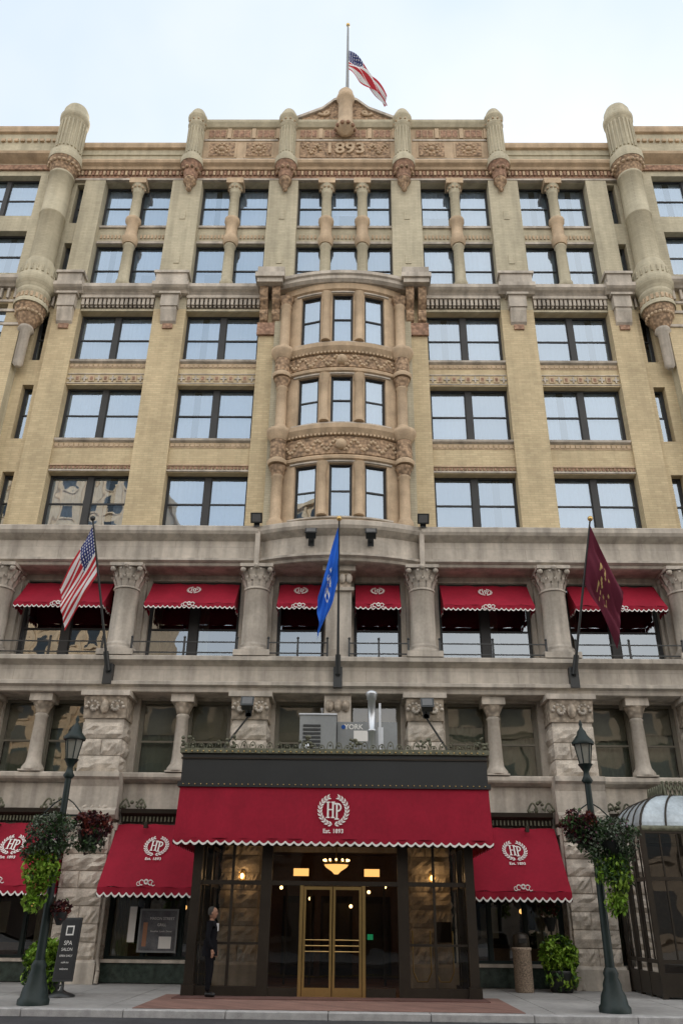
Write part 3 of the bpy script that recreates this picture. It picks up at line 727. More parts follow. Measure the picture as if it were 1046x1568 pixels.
for sx in(-1,1):
    for z in(.02,2.38,3.3): c.box(sx*3.32-.04,sx*3.32+.04,yg+.11,-.95,z,z+.09,BZ)
    for y in(-3.4,-1.7): c.box(sx*3.32-.035,sx*3.32+.035,y-.03,y+.03,.1,3.3,BZ)
    c.poly([(sx*3.32,yg,.1),(sx*3.32,-.95,.1),(sx*3.32,-.95,3.4),(sx*3.32,yg,3.4)],G2)
    c.box(*sorted((sx*1.49,sx*(DW+.1))),yg-.03,yg+.03,0,.2,BZ)
    c.poly([(sx*(DW+.1),yg,.1),(sx*3.3,yg+.01,.1),(sx*3.3,yg+.01,3.4),(sx*(DW+.1),yg,3.4)],G2)
c.poly([(-DW-.1,yg,2.4),(DW+.1,yg,2.4),(DW+.1,yg,3.4),(-DW-.1,yg,3.4)],G2)
for sx in(-1,1):
    a,b=sorted((sx*.012,sx*(DW-.005))); y=yg
    c.box(a,a+.055,y-.03,y+.03,.03,2.34,BS); c.box(b-.055,b,y-.03,y+.03,.03,2.34,BS)
    for z,h in((.03,.18),(2.27,.07)): c.box(a+.055,b-.055,y-.028,y+.028,z,z+h,BS)
    c.poly([(a,y,.2),(b,y,.2),(b,y,2.3),(a,y,2.3)],G2)
    for z in(.95,1.07,1.19): c.tube((a+.06,y-.08,z),(b-.06,y-.08,z),.013,BS,8)
    for xx in(a+.08,b-.08): c.tube((xx,y-.09,1.08),(xx,y-.02,1.08),.014,BS,6)
c.box(-3.3,3.3,-4.3,-.3,.0,.02,WD)
c.box(-X+.02,X-.02,Y0+.02,-.93,3.5,3.52,INT)
# luggage hoops seen through the right-hand glass
for x in(2.2,2.75): c.path([(x-.22,-3.3,1.4),(x-.22,-3.3,.5),(x-.12,-3.3,.3),(x+.12,-3.3,.3),(x+.22,-3.3,.5),(x+.22,-3.3,1.4)],.02,BS,6)
c.make('canopy_structure',can)
lob=MB()
lob.box(-2.12,2.12,2.6,2.7,0,3.6,WD); lob.box(-2.2,-2.1,-.28,2.6,0,3.6,WD); lob.box(2.1,2.2,-.28,2.6,0,3.6,WD); lob.box(-2.2,2.2,-.28,2.7,3.5,3.6,WD); lob.box(-2.1,2.1,-.28,2.6,-.01,.015,RBR)
for x in(-1.2,0,1.2):
    lob.box(x-.5,x+.5,2.5,2.6,.1,2.3,INT); lob.box(x-.42,x+.42,2.47,2.5,.3,2.1,BZ)
lob.box(-2.1,2.1,-.35,-.2,2.5,2.6,BZ)
for x in(-1.4,-.7,0,.7,1.4): lob.box(x-.03,x+.03,-.33,-.25,0,2.5,BZ)
for x,z in((-1.7,2.5),(1.0,2.4),(-.8,2.2),(.45,2.0),(1.5,2.55)): lob.ball((x,1.5,z),.05,BULB,8)
for x in(-1.0,1.05): lob.box(x-.22,x+.22,-.38,-.36,2.75,2.95,AMB)
lob.box(.95,1.12,1.4,1.42,1.1,1.25,EM('exit_green',(.03,.5,.2),.5))
lob.box(2.75,3.2,-1.1,-1.04,1.1,1.6,INT)
lob.make('lobby',hotel)
def light(name,loc,e,par,r=.1):
    l=bpy.data.lights.new(name,'POINT'); l.energy=e; l.color=(1,.62,.30); l.shadow_soft_size=r
    o=bpy.data.objects.new(name,l); o.location=loc; scene.collection.objects.link(o); o.parent=par
ch=MB(); cx,cy,cz=0.05,-2.6,2.95
ch.tube((cx,cy,cz+.05),(cx,cy,3.5),.015,BS,6); ch.lathe(cx,cy,[(.05,cz-.25),(.12,cz-.18),(.28,cz-.08),(.32,cz-.02)],AMB,20); ch.lathe(cx,cy,[(.34,cz-.02),(.35,cz+.03),(.1,cz+.08)],BS,20)
for k in range(12):
    a=k*math.pi/6; ch.ball((cx+.33*math.cos(a),cy+.33*math.sin(a),cz+.09),.028,BULB,6)
cho=ch.make('chandelier'); light('chandelier_light',(cx,cy,cz-.35),26,cho)
for x in(-2.62,2.72):
    s=MB(); y=-1.12; z=2.7
    s.box(x-.05,x+.05,-1.02,-.97,z-.2,z+.15,BS); s.tube((x,-1.0,z-.1),(x,y,z-.12),.014,BS,6); s.lathe(x,y,[(.05,z-.14),(.015,z-.1)],BS,8)
    s.ball((x,y,z),.05,BULB,8,1.5); s.path([(x-.07,y,z-.1),(x-.09,y,z+.08),(x,y,z+.2),(x+.09,y,z+.08),(x+.07,y,z-.1)],.006,BS,5)
    so=s.make('wall_sconce'); light('sconce_light',(x,y-.12,z),5,so,.04)
# ------------------------------------------------------------------ rooftop plant
a=MB()
a.box(-1.05,.0,-2.6,-1.5,5.75,6.9,GU); a.box(.02,1.75,-2.4,-1.4,5.75,6.75,GU); a.box(-1.08,.02,-2.63,-1.47,6.9,6.94,GS); a.box(-1.0,1.7,-2.5,-1.5,5.5,5.75,BL)
for k in range(7): a.box(-.95,-.45,-2.62,-2.6,5.9+k*.11,5.96+k*.11,BL)
a.box(.5,.95,-2.41,-2.402,6.2,6.5,WH); a.box(.012,.03,-2.55,-2.3,5.8,6.7,BL)
a.text('YORK',.2,Matrix.Translation((-.05+.55,-2.412,6.6))@Matrix.Rotation(rad(90),4,'X'),WH,0,.004)
a.lathe(0,0,[(.06,0),(.06,.01)],M('logo_blue',(.02,.08,.3)),16,Mx=Matrix.Translation((.2,-2.4,6.6))@Matrix.Rotation(rad(90),4,'X'))
a.box(1.2,1.35,-2.41,-2.402,6.1,6.6,GS)
a.make('rooftop_hvac_unit')
a=MB(); a.lathe(1.0,-3.2,[(.11,5.5),(.11,6.3),(.13,6.31),(.13,6.36),(.11,6.37),(.11,7.2),(.14,7.21),(.14,7.3),(.17,7.34),(.17,7.4),(.08,7.46)],GS,18); a.box(.82,1.2,-3.4,-3.0,5.495,5.6,GS); a.box(1.2,1.26,-3.22,-3.16,5.5,7.1,GS); a.make('exhaust_flue')
a=MB(); a.box(-.92,-.7,-3.3,-3.1,5.5,5.8,WH); a.lathe(-.81,-3.2,[(.08,5.8),(.1,5.85),(.1,5.95),(.02,6.0)],GS,12); a.make('roof_vent')
FLG=M('flood_lens',(.12,.12,.12),rough=.3,var=.1,bump=0)
def flood(x,y,z,tilt,arm=.4):
    f=MB(); Mx=Matrix.Translation((x,y-arm,z))@Matrix.Rotation(rad(tilt),4,'X')
    f.tube((x,y,z-.15),(x,y-arm,z),.025,BL,8); f.box(x-.1,x+.1,y-.03,y,z-.3,z,BL)
    f.obox(Mx,.34,.22,.3,BL); f.obox(Mx@Matrix.Translation((0,-.12,0)),.4,.03,.36,BL); f.obox(Mx@Matrix.Translation((0,-.14,0)),.3,.012,.26,FLG)
    for k in range(5): f.obox(Mx@Matrix.Translation((-.14+.07*k,.13,0)),.012,.06,.26,BL)
    return f.make('floodlight')
for x in(-2.72,2.72): flood(x,-1.15,7.45,-30)
for x,z in((-.95,13.15),(1.05,13.15)): flood(x,-1.27,z,-40,.35)
for x in(-2.85,2.85): flood(x,-1.1,13.95,30,.1)
for x in(-2.72,2.72):
    r=MB(); r.tube((x,-1.05,7.2),(x*1.12,-4.2,5.5),.03,BL,8); r.lathe(0,0,[(.08,0),(.08,.04)],BL,10,Mx=Matrix.Translation((x,-1.14,7.2))@Matrix.Rotation(rad(90),4,'X')); r.make('canopy_stay_rod')
# ------------------------------------------------------------------ flags
FRED=M('flag_red',(.42,.02,.03),bump=.05,var=.05); FWH=M('flag_white',(.66,.66,.66),bump=.05,var=.04); FBL=M('flag_navy',(.02,.03,.13),bump=.05,var=.05)
FBB=M('flag_blue',(.01,.10,.50),bump=.05,var=.05); FMR=M('flag_maroon',(.10,.010,.025),bump=.05,var=.05); FGD=M('flag_gold',(.42,.30,.12),bump=.05,var=.05)
def flag(kind,hT,hB,fly,cols=50,rows=30,amp=.12,ph=0,droop=.0,pinch=.35):
    mb=MB(); hT=Vector(hT);hB=Vector(hB);fly=Vector(fly); L=fly.length
    side=fly.normalized().cross((hT-hB).normalized()); 
    if side.length<.1: side=Vector((0,1,0))
    side.normalize()
    grid=[]
    mid=(hT+hB)/2
    for j in range(rows+1):
        v=j/rows
        for i in range(cols+1):
            u=i/cols
            h=hT.lerp(hB,v); h2=h.lerp(mid,pinch*min(1,u*1.2))
            p=h2+fly*u+Vector((0,0,-1))*droop*u*u
            w=amp*min(1,u*3)*(math.sin(v*9+u*5+ph)+.5*math.sin(v*19-u*7+ph*2))
            p+=side*w+Vector((.5*w,0,.2*w))
            grid.append(p)
    mats=[FRED,FWH,FBL,FBB,FMR,FGD]
    for mt in mats: mb.mi(mt)
    base=len(mb.v); mb.v+=[tuple(p) for p in grid]
    for j in range(rows):
        for i in range(cols):
            u=(i+.5)/cols;v=(j+.5)/rows
            if kind=='us':
                k=0 if int(v*13)%2==0 else 1
                if u<.4 and v<7/13: k=2 if not((i%3==1) and (j%2==(i//3)%2)) else 1
            elif kind=='blue':
                k=3
                r=math.hypot((u-.5)*1.5,(v-.5))
                if r<.26 and noise.noise(Vector((i*.35,j*.35,3)))>.12: k=1
                elif r<.14 and R.random()<.3: k=5
            else:
                k=4; r=math.hypot((u-.5)*1.5,(v-.5))
                if r<.3 and noise.noise(Vector((i*.3,j*.3,7)))>.22: k=5
            a=base+j*(cols+1)+i
            mb.f.append((a,a+1,a+cols+2,a+cols+1)); mb.m.append(k); mb.sm.append(True)
    return mb
def wallflag(name,kind,b,t,fly,hs=1.75,**kw):
    p=MB(); b=Vector(b);t=Vector(t); d=(t-b).normalized()
    p.tube(b,t,.045,BL,10,.028); p.ball(t+d*.08,.09,BS if kind!='us' else BL,10)
    p.tube(b-d*.1,b+d*.5,.085,BL,10); p.box(b.x-.14,b.x+.14,-1.12,-.9,b.z-.5,b.z+.15,BL); p.tube((b.x,-1.0,b.z-.4),b+d*.3,.03,BL,8)
    o=p.make(name)
    h=flag(kind,t-d*.12,t-d*hs,fly,**kw).make('flag_cloth',o)
wallflag('american_flag_on_pole','us',(-7.25,-1.2,8.65),(-8.02,-2.5,13.15),(-.72,-.1,-2.1),ph=1.3,amp=.11,pinch=.15)
wallflag('blue_flag_on_pole','blue',(0,-1.2,8.6),(0,-2.5,13.2),(-.62,-.1,-2.3),hs=1.9,ph=.4,amp=.13,pinch=.15)
wallflag('maroon_flag_on_pole','mar',(7.4,-1.2,8.65),(8.12,-2.5,13.25),(.72,-.1,-2.3),hs=2.0,ph=2.4,amp=.13,pinch=.1)
p=MB(); p.lathe(.05,1.5,[(.11,33.9),(.09,40),(.05,45.6)],GU,12); p.ball((.05,1.5,45.7),.11,BS,10); p.box(-.3,.4,1.2,1.8,33.9,34.4,GU); ro=p.make('roof_flagpole')
flag('us',(.12,1.45,43.4),(.12,1.45,41.8),(1.9,-.4,-2.4),ph=.6,amp=.16,droop=1.5,pinch=.25).make('american_flag',ro)
# ------------------------------------------------------------------ conservatory vestibule at right
cv=MB(); xa,xb=8.0,12.0; ya=-3.4; yb=-.95
GC=GL('conservatory_glass',.04,(.5,.54,.52)); GD=M('translucent_dome',(.42,.48,.52),rough=.3,var=.25,bump=0,spec=.5)
for x in(xa,9.3,10.7,xb):
    cv.box(x-.06,x+.06,ya-.06,ya+.06,0,3.8,BZ)
for y in(-2.55,-1.75,yb): 
    for x in(xa,xb): cv.box(x-.05,x+.05,y-.05,y+.05,0,3.8,BZ)
for z in(.05,.75,2.6,3.72):
    h=.5 if z==.05 else .09
    cv.box(xa+.06,xb-.06,ya-.045,ya+.045,z,z+h,BZ)
    for x in(xa,xb): cv.box(x-.04,x+.04,ya+.06,yb,z,z+h,BZ)
for k in range(1,9):
    x=xa+(xb-xa)*k/9; cv.box(x-.018,x+.018,ya-.02,ya+.02,.8,3.7,BZ)
for x in(xa,xb):
    for k in range(1,7):
        y=ya+(yb-ya)*k/7; cv.box(x-.018,x+.018,y-.018,y+.018,.8,3.7,BZ)
    cv.poly([(x,ya,.1),(x,yb,.1),(x,yb,3.75),(x,ya,3.75)],GC)
cv.poly([(xa,ya,.1),(xb,ya,.1),(xb,ya,3.75),(xa,ya,3.75)],GC)
def rp(t,s):
    ins=(1-math.cos(s*math.pi/2))*1.25; z=3.82+math.sin(s*math.pi/2)*1.0
    return ins,z
ns=8
for i in range(ns):
    i0,z0=rp(0,i/ns);i1,z1=rp(0,(i+1)/ns)
    A=(xa+i0,ya+i0,z0);B=(xb-i0,ya+i0,z0);C=(xb-i1,ya+i1,z1);D=(xa+i1,ya+i1,z1)
    cv.poly([A,B,C,D],GD); cv.poly([(xa+i0,yb,z0),A,D,(xa+i1,yb,z1)],GD); cv.poly([B,(xb-i0,yb,z0),(xb-i1,yb,z1),C],GD)
    for k in range(7):
        t=k/6; cv.tube((A[0]+(B[0]-A[0])*t,A[1]-.01,z0+.01),(D[0]+(C[0]-D[0])*t,D[1]-.01,z1+.01),.028,BZ,5)
    for k in range(5):
        t=k/4
        cv.tube((xa+i0-.01,yb+(ya+i0-yb)*t,z0),(xa+i1-.01,yb+(ya+i1-yb)*t,z1),.028,BZ,5)
cv.poly([(xa+1.25,ya+1.25,4.82),(xb-1.25,ya+1.25,4.82),(xb-1.25,yb,4.82),(xa+1.25,yb,4.82)],BZ)
for x0,y0,x1,y1 in((xa,ya,xb,ya),(xa,ya,xa,yb)):
    cv.tube((x0,y0,3.84),(x1,y1,3.84),.08,PAT,8)
for k in range(14):
    x=xa+1.2+(xb-xa-2.4)*k/13; cv.path([(x-.09,ya+1.22,4.82),(x,ya+1.22,5.16),(x+.09,ya+1.22,4.82)],.03,PAT,5); cv.ball((x,ya+1.22,5.18),.05,PAT,6)
for k in range(8):
    y=ya+1.2+(yb-ya-1.2)*k/7; cv.path([(xa+1.2,y-.09,4.82),(xa+1.2,y,5.16),(xa+1.2,y+.09,4.82)],.03,PAT,5)
cv.box(xa+.2,xb-.2,-.94,-.92,.1,3.6,WD)
cv.make('glass_conservatory_entrance')
# ------------------------------------------------------------------ street lamps
GLW=M('lantern_glass',(.22,.22,.19),rough=.2,var=.1,bump=0,spec=.6)
def lamp(x,y):
    l=MB()
    l.lathe(x,y,[(.32,0),(.32,.1),(.28,.14),(.25,.3),(.19,.42),(.19,.5),(.14,.62),(.16,.7),(.11,.8)],DGM,16)
    l.lathe(x,y,[(.10,.8),(.085,2.2),(.07,4.45)],DGM,20,flute=.12)
    l.lathe(x,y,[(.09,4.45),(.13,4.51),(.08,4.6),(.06,4.7),(.12,4.8),(.17,4.87)],DGM,14)
    l.lathe(x,y,[(.12,4.87),(.2,5.33)],GLW,6,False); 
    for k in range(6):
        a=k*math.pi/3; l.tube((x+.125*math.cos(a),y+.125*math.sin(a),4.87),(x+.207*math.cos(a),y+.207*math.sin(a),5.33),.014,DGM,5)
    l.lathe(x,y,[(.25,5.31),(.26,5.36),(.2,5.43),(.12,5.53),(.1,5.61),(.05,5.67),(.03,5.73),(.045,5.78),(.01,5.88)],DGM,12)
    l.tube((x-.45,y,3.65),(x+.75,y,3.65),.02,DGM,8)
    for s in(-1,1): l.path([(x+s*.07,y,4.0),(x+s*.2,y,3.92),(x+s*.42,y,3.7)],.015,DGM,6)
    return l.make('street_lamp')
lamp(-6.05,-6.8); lamp(5.8,-6.8)
LV={n:M('leaf_'+n,c_,rough=.6,var=.35,scale=8,bump=0,spec=.3) for n,c_ in dict(lime=(.14,.26,.02),lime2=(.20,.31,.035),green=(.035,.075,.02),sage=(.08,.105,.07),sage2=(.14,.16,.12),plum=(.05,.014,.02),rust=(.13,.026,.018),pink=(.26,.10,.17)).items()}
def leaves(mb,c0,rr,n,mats,s0,s1,hang=.0):
    for _ in range(n):
        d=Vector((R.gauss(0,1),R.gauss(0,1),R.gauss(0,1))).normalized()*(R.random()**.45)
        c1=Vector(c0)+Vector((d.x*rr[0],d.y*rr[1],d.z*rr[2]))
        k=noise.noise(c1*3.3)
        if k<-.2 and d.length>.55: continue
        mt=mats[int((noise.noise(c1*2.1+Vector((9,0,0)))*.9+.5+R.uniform(-.25,.25))*len(mats))%len(mats)]
        s=R.uniform(s0,s1)
        q=Matrix.Rotation(R.uniform(0,6.28),3,'Z')@Matrix.Rotation(R.uniform(-1.2,1.2)+hang,3,'X')@Matrix.Rotation(R.uniform(-.6,.6),3,'Y')
        pts=[Vector((0,-s,0)),Vector((s*.55,-.1*s,.15*s)),Vector((0,s,-.1*s)),Vector((-s*.55,-.1*s,.15*s))]
        mb.poly([c1+q@p_ for p_ in pts],mt)
def basket(name,x,y,z,kind,sd=-1):
    b=MB()
    b.lathe(x,y,[(.06,z-.32),(.2,z-.22),(.27,z-.02),(.28,z)],BL,14)
    for a_ in(0,2.1,4.2): b.tube((x+.26*math.cos(a_),y+.26*math.sin(a_),z),(x,y,z+.42),.006,BL,4)
    if kind=='sage':
        leaves(b,(x,y,z+.1),(.62,.48,.44),3000,[LV['sage'],LV['green'],LV['sage2'],LV['sage']],.025,.055)
        leaves(b,(x-.1,y,z-.25),(.55,.4,.34),1100,[LV['green'],LV['sage'],LV['green']],.03,.06)
        leaves(b,(x,y,z+.15),(.55,.42,.4),200,[LV['pink']],.015,.035)
        leaves(b,(x+sd*.08,y-.1,z-.65),(.42,.3,.42),1000,[LV['lime'],LV['lime2'],LV['green']],.04,.075,.8)
        leaves(b,(x+sd*.12,y-.1,z-1.15),(.26,.2,.35),350,[LV['lime'],LV['lime2']],.04,.075,.8)
    else:
        leaves(b,(x,y,z+.12),(.46,.4,.34),1700,[LV['plum'],LV['rust'],LV['plum'],LV['green']],.035,.07)
        leaves(b,(x,y,z-.2),(.36,.32,.26),600,[LV['green'],LV['sage'],LV['plum']],.04,.07)
    return b.make(name)
basket('hanging_flower_basket',-6.1,-7.15,3.15,'sage'); basket('hanging_flower_basket',-5.35,-6.8,3.3,'plum')
basket('hanging_flower_basket',5.5,-6.9,3.45,'plum'); basket('hanging_flower_basket',6.1,-7.1,3.2,'sage')
b=MB(); leaves(b,(-5.75,-6.85,1.75),(.22,.2,.22),300,[LV['rust'],LV['plum'],LV['green']],.04,.07); b.tube((-6.0,-6.8,1.8),(-5.8,-6.85,1.7),.02,DGM,5); b.lathe(-5.75,-6.85,[(.05,1.45),(.13,1.6),(.15,1.7)],BL,10); b.make('small_flower_basket')
def planter(x,y,r,h):
    b=MB(); b.lathe(x,y,[(r*.62,0),(r*.7,.05),(r*.85,.4),(r*.95,.46),(r*.9,.5)],BL,18)
    leaves(b,(x,y,.5+h*.4),(r*1.25,r*1.1,h*.6),2300,[LV['lime'],LV['lime2'],LV['lime'],LV['green']],.04,.09)
    leaves(b,(x,y-.1,.35),(r*1.1,r*1.0,.35),800,[LV['lime'],LV['green'],LV['lime2']],.04,.09,.8)
    return b.make('potted_sweet_potato_vine')
planter(-6.7,-4.3,.46,.65); planter(5.95,-1.6,.42,.85)
b=MB(); 
leaves(b,(6.0,-.75,2.0),(.3,.12,.35),500,[LV['green'],LV['rust'],LV['green']],.04,.08); b.lathe(6.0,-.75,[(.08,1.4),(.18,1.7),(.2,1.75)],BL,12); b.tube((6,-.75,0.0),(6,-.75,1.45),.03,BL,6); b.make('flower_display_stand')
b=MB(); x,y=4.95,-1.75
TB=M('pebble_aggregate',(.30,.23,.17),var=.5,scale=30,bump=.3)
b.lathe(x,y,[(.22,0),(.24,.03),(.24,.95),(.26,.97),(.26,1.02),(.22,1.03)],TB,20); b.lathe(x,y,[(.22,1.03),(.23,1.1),(.21,1.3),(.14,1.36),(.01,1.38)],BZ,20); b.box(x-.1,x+.1,y-.24,y-.17,1.13,1.24,INT); b.make('litter_bin')
b=MB(); Mx=Matrix.Translation((-6.08,-4.9,.95))@Matrix.Rotation(rad(-6),4,'X')@Matrix.Rotation(rad(-14),4,'Z')
b.lathe(-6.08,-4.9,[(.3,0),(.3,.04),(.12,.1),(.04,.14),(.03,.3)],BL,20); b.obox(Mx,.50,.04,1.3,BL); b.obox(Mx@Matrix.Translation((0,-.025,0)),.44,.01,1.22,M('chalkboard',(.03,.03,.03),bump=0))
TM=Mx@Matrix.Translation((0,-.034,0))@Matrix.Rotation(rad(90),4,'X')
b.obox(Mx@Matrix.Translation((0,-.032,.38)),.2,.004,.2,WH); b.obox(Mx@Matrix.Translation((0,-.036,.38)),.14,.004,.14,BL)
for k,(t,s) in enumerate((('SPA',.13),('SALON',.09),('OPEN DAILY',.06),('walk-ins',.06),('welcome',.06))): b.text(t,s,TM@Matrix.Translation((0,.12-k*.13,0)),WH)
b.make('sidewalk_sign')
b=MB(); b.box(-5.55,-4.45,-.36,-.34,.75,1.85,GU); b.box(-5.5,-4.5,-.37,-.361,.8,1.8,M('poster_grey',(.13,.13,.14),bump=0,var=.3,scale=4))
for k,(t,s) in enumerate((('MASON STREET',.1),('GRILL',.1),('Breakfast  Lunch  Dinner',.06))): b.text(t,s,Matrix.Translation((-4.9,-.375,1.6-k*.16))@Matrix.Rotation(rad(90),4,'X'),WH)
b.box(-4.95,-4.6,-.376,-.371,.85,1.15,WH)
b.box(-5.42,-5.3,-.376,-.371,.9,1.5,M('poster_fig',(.4,.2,.12),bump=0)); b.box(-5.85,-5.65,-.36,-.34,1.0,1.9,WH); b.make('window_poster')
for x in(-6.52,6.55):
    b=MB(); b.tube((x,-.75,.6),(x,-.75,4.1),.06,LSP,10); b.path([(x,-.75,.6),(x+.12,-.95,.3),(x+.12,-1.0,.02)],.06,LSP,10); b.box(x-.1,x+.1,-.8,-.5,3.9,4.1,LSP); b.make('downpipe')
for x in(-7.0,7.25):
    b=MB(); b.box(x-.06,x+.06,-1.12,-1.0,3.85,4.1,BL); b.tube((x,-1.1,4.0),(x,-1.35,4.1),.02,BL,6); b.obox(Matrix.Translation((x,-1.35,4.0)),.14,.18,.2,BL); b.make('security_camera')
# ------------------------------------------------------------------ doorman
SK=M('skin',(.30,.16,.105),rough=.6,var=.05,bump=0); SU=M('black_suit',(.008,.008,.010),rough=.9,var=.1,bump=0,spec=.1); SH=M('shoe_leather',(.01,.01,.01),rough=.3,bump=0,var=0)
HR=M('dark_grey_hair',(.05,.045,.04),bump=0,var=.2); SHT=M('white_shirt',(.6,.6,.6),bump=0,var=0); EY=M('eye_dark',(.02,.015,.01),bump=0,var=0)
man=empty('doorman')
def skin(name,vs,es,rs,root,mat,sub=2):
    me=bpy.data.meshes.new(name); me.from_pydata(vs,es,[]); ob=bpy.data.objects.new(name,me); scene.collection.objects.link(ob); ob.parent=man
    sm=ob.modifiers.new('s','SKIN'); 
    if not me.skin_vertices: 
        bpy.context.view_layer.update()
    sv=me.skin_vertices[0].data
    for i,r in enumerate(rs):
        sv[i].radius=(r,r) if not isinstance(r,tuple) else r; sv[i].use_root=(i==root)
    sm.use_smooth_shade=True; me.materials.append(mat)
    u=ob.modifiers.new('u','SUBSURF'); u.levels=sub; u.render_levels=sub
    return ob
vs=[(0,0,.98),(0,0,1.14),(.01,0,1.34),(.0,0,1.45),(.01,0,1.51),
 (0,.18,1.43),(-.02,.245,1.16),(.08,.24,.94),(0,-.18,1.43),(-.02,-.245,1.16),(.10,-.23,.94),
 (0,.09,.9),(.02,.1,.5),(-.02,.1,.1),(0,-.09,.9),(.04,-.1,.5),(.03,-.1,.1)]
es=[(0,1),(1,2),(2,3),(3,4),(3,5),(5,6),(6,7),(3,8),(8,9),(9,10),(0,11),(11,12),(12,13),(0,14),(14,15),(15,16)]
rs=[(.15,.13),(.14,.125),(.17,.13),(.11,.1),.058,.075,.056,.042,.075,.056,.042,.1,.075,.058,.1,.075,.058]
skin('suit_body',vs,es,rs,0,SU)
cm=MB(); cm.lathe(0,0,[(.175,.80),(.17,.9),(.158,1.02),(.155,1.12)],SU,20)
cm.box(.10,.16,-.03,.03,1.30,1.46,SHT); cm.make('coat_skirt_and_shirt',man)
for sy,x0 in((1,-.02),(-1,.03)):
    skin('shoe',[(x0-.06,sy*.1,.045),(x0+.05,sy*.1,.05),(x0+.19,sy*.11,.035)],[(0,1),(1,2)],[.043,.048,.034],0,SH)
    wx,wy=(.08,.24) if sy>0 else (.10,-.23)
    pv=[(wx,wy,.935),(wx+.015,wy,.88),(wx+.02,wy,.845)];pe=[(0,1),(1,2)];pr=[(.022,.03),(.017,.036),(.014,.034)]
    for k,(off,ln) in enumerate(((-.027,.065),(-.009,.078),(.009,.072),(.026,.056))):
        i=len(pv); pv+=[(wx+.02+off*.6,wy+off,.835),(wx+.024+off*.6,wy+off,.835-ln*.5),(wx+.012+off*.6,wy+off,.835-ln)]; pe+=[(2,i),(i,i+1),(i+1,i+2)]; pr+=[.0095,.009,.0075]
    i=len(pv); pv+=[(wx+.045,wy-sy*.01,.875),(wx+.06,wy-sy*.015,.845)]; pe+=[(1,i),(i,i+1)]; pr+=[.011,.009]
    skin('hand',pv,pe,pr,0,SK,1)
hd=MB(); 
prof=[(.001,1.545),(.045,1.555),(.062,1.58),(.074,1.62),(.082,1.665),(.083,1.70),(.075,1.74),(.055,1.77),(.025,1.788),(.001,1.792)]
hd.lathe(0,0,prof,SK,20,Mx=Matrix.Translation((.02,0,0))@Matrix.Diagonal((1.15,.95,1,1)))
hd.lathe(0,0,[(.058,1.47),(.052,1.56)],SK,14)
hd.mesh([(.105,0,1.69),(.10,.014,1.65),(.10,-.014,1.65),(.135,0,1.652),(.108,0,1.64)],[(0,1,3),(0,3,2),(1,4,3),(2,3,4)],SK)
for s in(-1,1): hd.ball((.098,s*.03,1.685),.011,EY,8); hd.ball((.015,s*.083,1.66),.02,SK,8,1.6); hd.box(.098,.112,s*.03-.016,s*.03+.016,1.703,1.708,HR)
hd.box(.095,.108,-.022,.022,1.607,1.614,M('lips',(.25,.08,.07),bump=0))
hd.lathe(0,0,[(.08,1.63),(.088,1.68),(.090,1.73),(.076,1.77),(.04,1.80),(.001,1.81)],HR,16,Mx=Matrix.Translation((-.018,0,0))@Matrix.Diagonal((1.05,.97,1,1)))
hd.make('head',man)
man.location=(-2.82,-4.75,0.03); man.rotation_euler=(0,0,rad(-5)); man.scale=(1.02,1.02,1.02)
# ------------------------------------------------------------------ ground
g=MB(); g.poly([(-600,-600,-.16),(600,-600,-.16),(600,600,-.16),(-600,600,-.16)],M('ground_dirt',(.2,.18,.15))); g.make('ground')
g=MB(); g.poly([(-200,-23,-.13),(200,-23,-.13),(200,-7.6,-.13),(-200,-7.6,-.13)],ASP)
g.make('road')
g=MB(); 
YL=M('road_paint_yellow',(.6,.42,.06),var=.2,bump=.1)
for y in(-15.1,-15.35): g.poly([(-200,y,-.126),(200,y,-.126),(200,y+.12,-.126),(-200,y+.12,-.126)],YL)
g.make('road_marking')
g=MB()
for k in range(-40,41):
    a=k*1.5
    for j in range(4):
        y0=-7.3+j*1.75
        z=R.uniform(-.002,.002)
        g.box(a+.008,a+1.492,y0+.008,y0+1.742,-.1,z,CON)
g.box(-60,60,-7.3,0,-.12,-.012,DK)
g.make('sidewalk')
g=MB()
for k in range(-30,31): g.box(k*2+.006,k*2+1.994,-7.6,-7.302,-.14,.004,GRN)
g.make('kerb',bevel=.015)
g=MB(); g.box(-3.9,3.9,-7.28,-3.9,.003,.012,RBR); g.box(-3.55,3.55,-5.1,-3.9,.012,.03,M('entrance_mat',(.12,.06,.05),var=.2)); g.make('entrance_paving')
g=MB(); g.box(-200,200,-40,-23,-.14,0,CON); g.make('opposite_sidewalk')
OW=M('opposite_stone',(.26,.22,.18),var=.15,brick=(2,.8,.02,.06)); OW2=M('opposite_tan',(.66,.50,.34),var=.15,brick=(2,.8,.02,.06)); OW3=M('opposite_brown',(.14,.10,.08),var=.15,brick=(2,.8,.02,.06)); OG=M('opposite_window',(.03,.04,.05),rough=.1,bump=0,spec=.8)
def bld(name,x0,x1,y0,y1,h,mat,fx,fz):
    b=MB(); b.box(x0,x1,y0,y1,0,h,mat)
    nx=int((x1-x0)/fx); nz=int(h/fz)
    for i in range(nx):
        for j in range(nz):
            x=x0+(i+.5)*(x1-x0)/nx; z=(j+.5)*h/nz
            b.box(x-fx*.27,x+fx*.27,y1-.02,y1+.02,z-fz*.3,z+fz*.3,OG); b.box(x-fx*.32,x+fx*.32,y1,y1+.25,z-fz*.38,z-fz*.31,mat)
        x=x0+i*(x1-x0)/nx; b.box(x-.3,x+.3,y1,y1+.35,0,h,mat)
    b.box(x0-.6,x1+.6,y0-.6,y1+.9,h,h+1,mat); b.box(x0-.2,x1+.2,y1,y1+.6,h*.8,h*.8+.5,mat)
    b.make(name)
bld('office_building',-16,-2.6,-60,-36,17,OW,3.2,4); bld('office_building',7.2,45,-60,-38,18,OW,3.5,4.2); bld('office_building',-1.5,6.1,-60,-37,11,OW3,2.5,3.6)
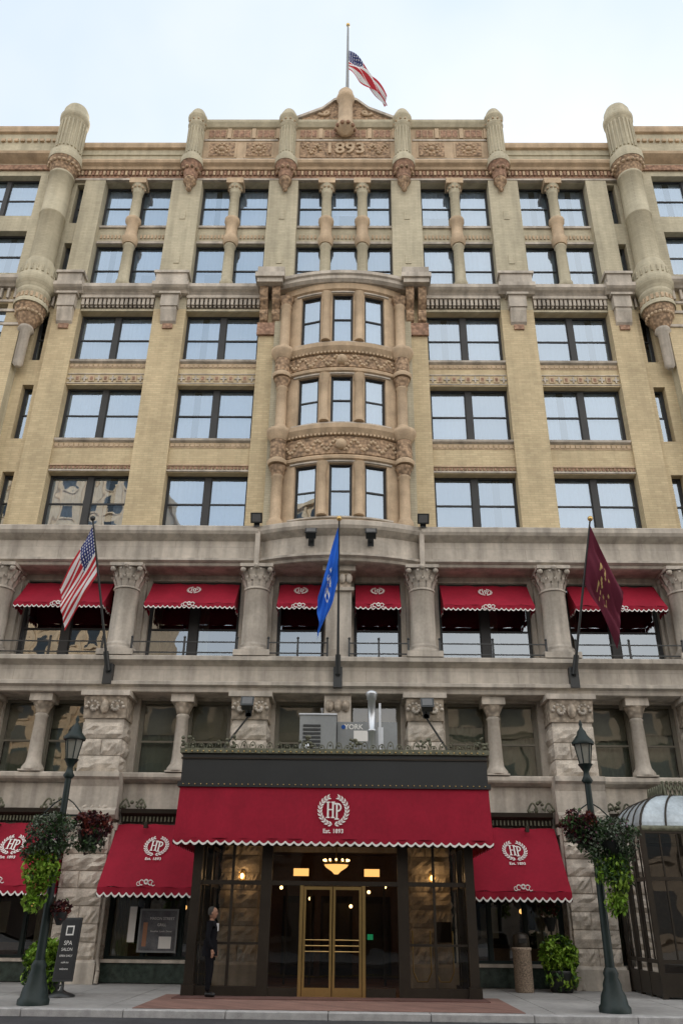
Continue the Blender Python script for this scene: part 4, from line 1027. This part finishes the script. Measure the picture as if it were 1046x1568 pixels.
bld('tower_building',-62,-27,-95,-70,57,OW2,3,3.8); bld('office_building',-55,-26,-60,-42,12,OW3,3.2,4)
# ------------------------------------------------------------------ light / world / camera
el=rad(30); az=rad(14) # sun behind the hotel, a bit to +X
sd=Vector((math.sin(az)*math.cos(el),math.cos(az)*math.cos(el),math.sin(el)))
sun=bpy.data.lights.new('sun','SUN'); sun.energy=5; sun.angle=rad(.5); sun.color=(1,.9,.76)
so=bpy.data.objects.new('sun',sun); scene.collection.objects.link(so); so.rotation_euler=(-sd).to_track_quat('-Z','Y').to_euler(); so.location=(0,40,60)
w=bpy.data.worlds.new('World'); scene.world=w; w.use_nodes=True; t=w.node_tree
for n in list(t.nodes): t.nodes.remove(n)
N=t.nodes; L=t.links
o=N.new('ShaderNodeOutputWorld'); bg=N.new('ShaderNodeBackground'); sk=N.new('ShaderNodeTexSky')
sk.sky_type='NISHITA'; sk.sun_disc=False; sk.sun_elevation=el; sk.sun_rotation=az; sk.air_density=1.0; sk.dust_density=2.0; sk.ozone_density=1.0
tc=N.new('ShaderNodeTexCoord'); sp=N.new('ShaderNodeSeparateXYZ'); L.new(tc.outputs['Generated'],sp.inputs[0])
# cloud veil with pale blue gaps; extra brightness added streetside to light the facade
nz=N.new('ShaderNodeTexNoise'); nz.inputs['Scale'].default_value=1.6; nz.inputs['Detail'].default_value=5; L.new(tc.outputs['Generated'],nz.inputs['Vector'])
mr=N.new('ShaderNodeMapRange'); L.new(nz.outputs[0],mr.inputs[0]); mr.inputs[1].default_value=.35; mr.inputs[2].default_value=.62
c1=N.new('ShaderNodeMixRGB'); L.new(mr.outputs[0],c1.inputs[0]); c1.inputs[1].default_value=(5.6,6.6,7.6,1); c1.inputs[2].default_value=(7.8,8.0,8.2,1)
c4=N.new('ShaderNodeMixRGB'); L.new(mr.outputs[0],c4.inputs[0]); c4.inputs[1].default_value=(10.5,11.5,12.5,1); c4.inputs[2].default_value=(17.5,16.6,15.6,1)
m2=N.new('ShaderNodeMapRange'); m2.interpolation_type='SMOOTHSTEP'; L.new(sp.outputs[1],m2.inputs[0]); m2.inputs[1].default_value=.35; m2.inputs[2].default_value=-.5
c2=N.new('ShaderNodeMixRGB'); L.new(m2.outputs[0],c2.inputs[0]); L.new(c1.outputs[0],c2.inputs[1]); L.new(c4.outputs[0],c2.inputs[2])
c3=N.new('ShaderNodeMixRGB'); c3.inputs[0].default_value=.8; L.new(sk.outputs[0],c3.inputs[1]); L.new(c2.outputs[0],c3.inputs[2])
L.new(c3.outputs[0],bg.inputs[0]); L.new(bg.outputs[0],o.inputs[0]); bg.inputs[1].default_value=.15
cam=bpy.data.cameras.new('camera'); co=bpy.data.objects.new('camera',cam); scene.collection.objects.link(co); scene.camera=co
cam.sensor_fit='VERTICAL'; cam.sensor_height=36; cam.lens=28.33; cam.clip_end=2000; cam.clip_start=.1
co.matrix_world=Matrix.Translation((.4,-26,1.6))@Matrix.Rotation(rad(.8),4,'Z')@Matrix.Rotation(rad(90+26.9),4,'X')@Matrix.Rotation(rad(.7),4,'Z')
scene.view_settings.view_transform='Standard'; scene.view_settings.look='None'; scene.view_settings.exposure=0
scene.cycles.max_bounces=6; scene.cycles.transparent_max_bounces=10; scene.cycles.diffuse_bounces=3; scene.cycles.glossy_bounces=3
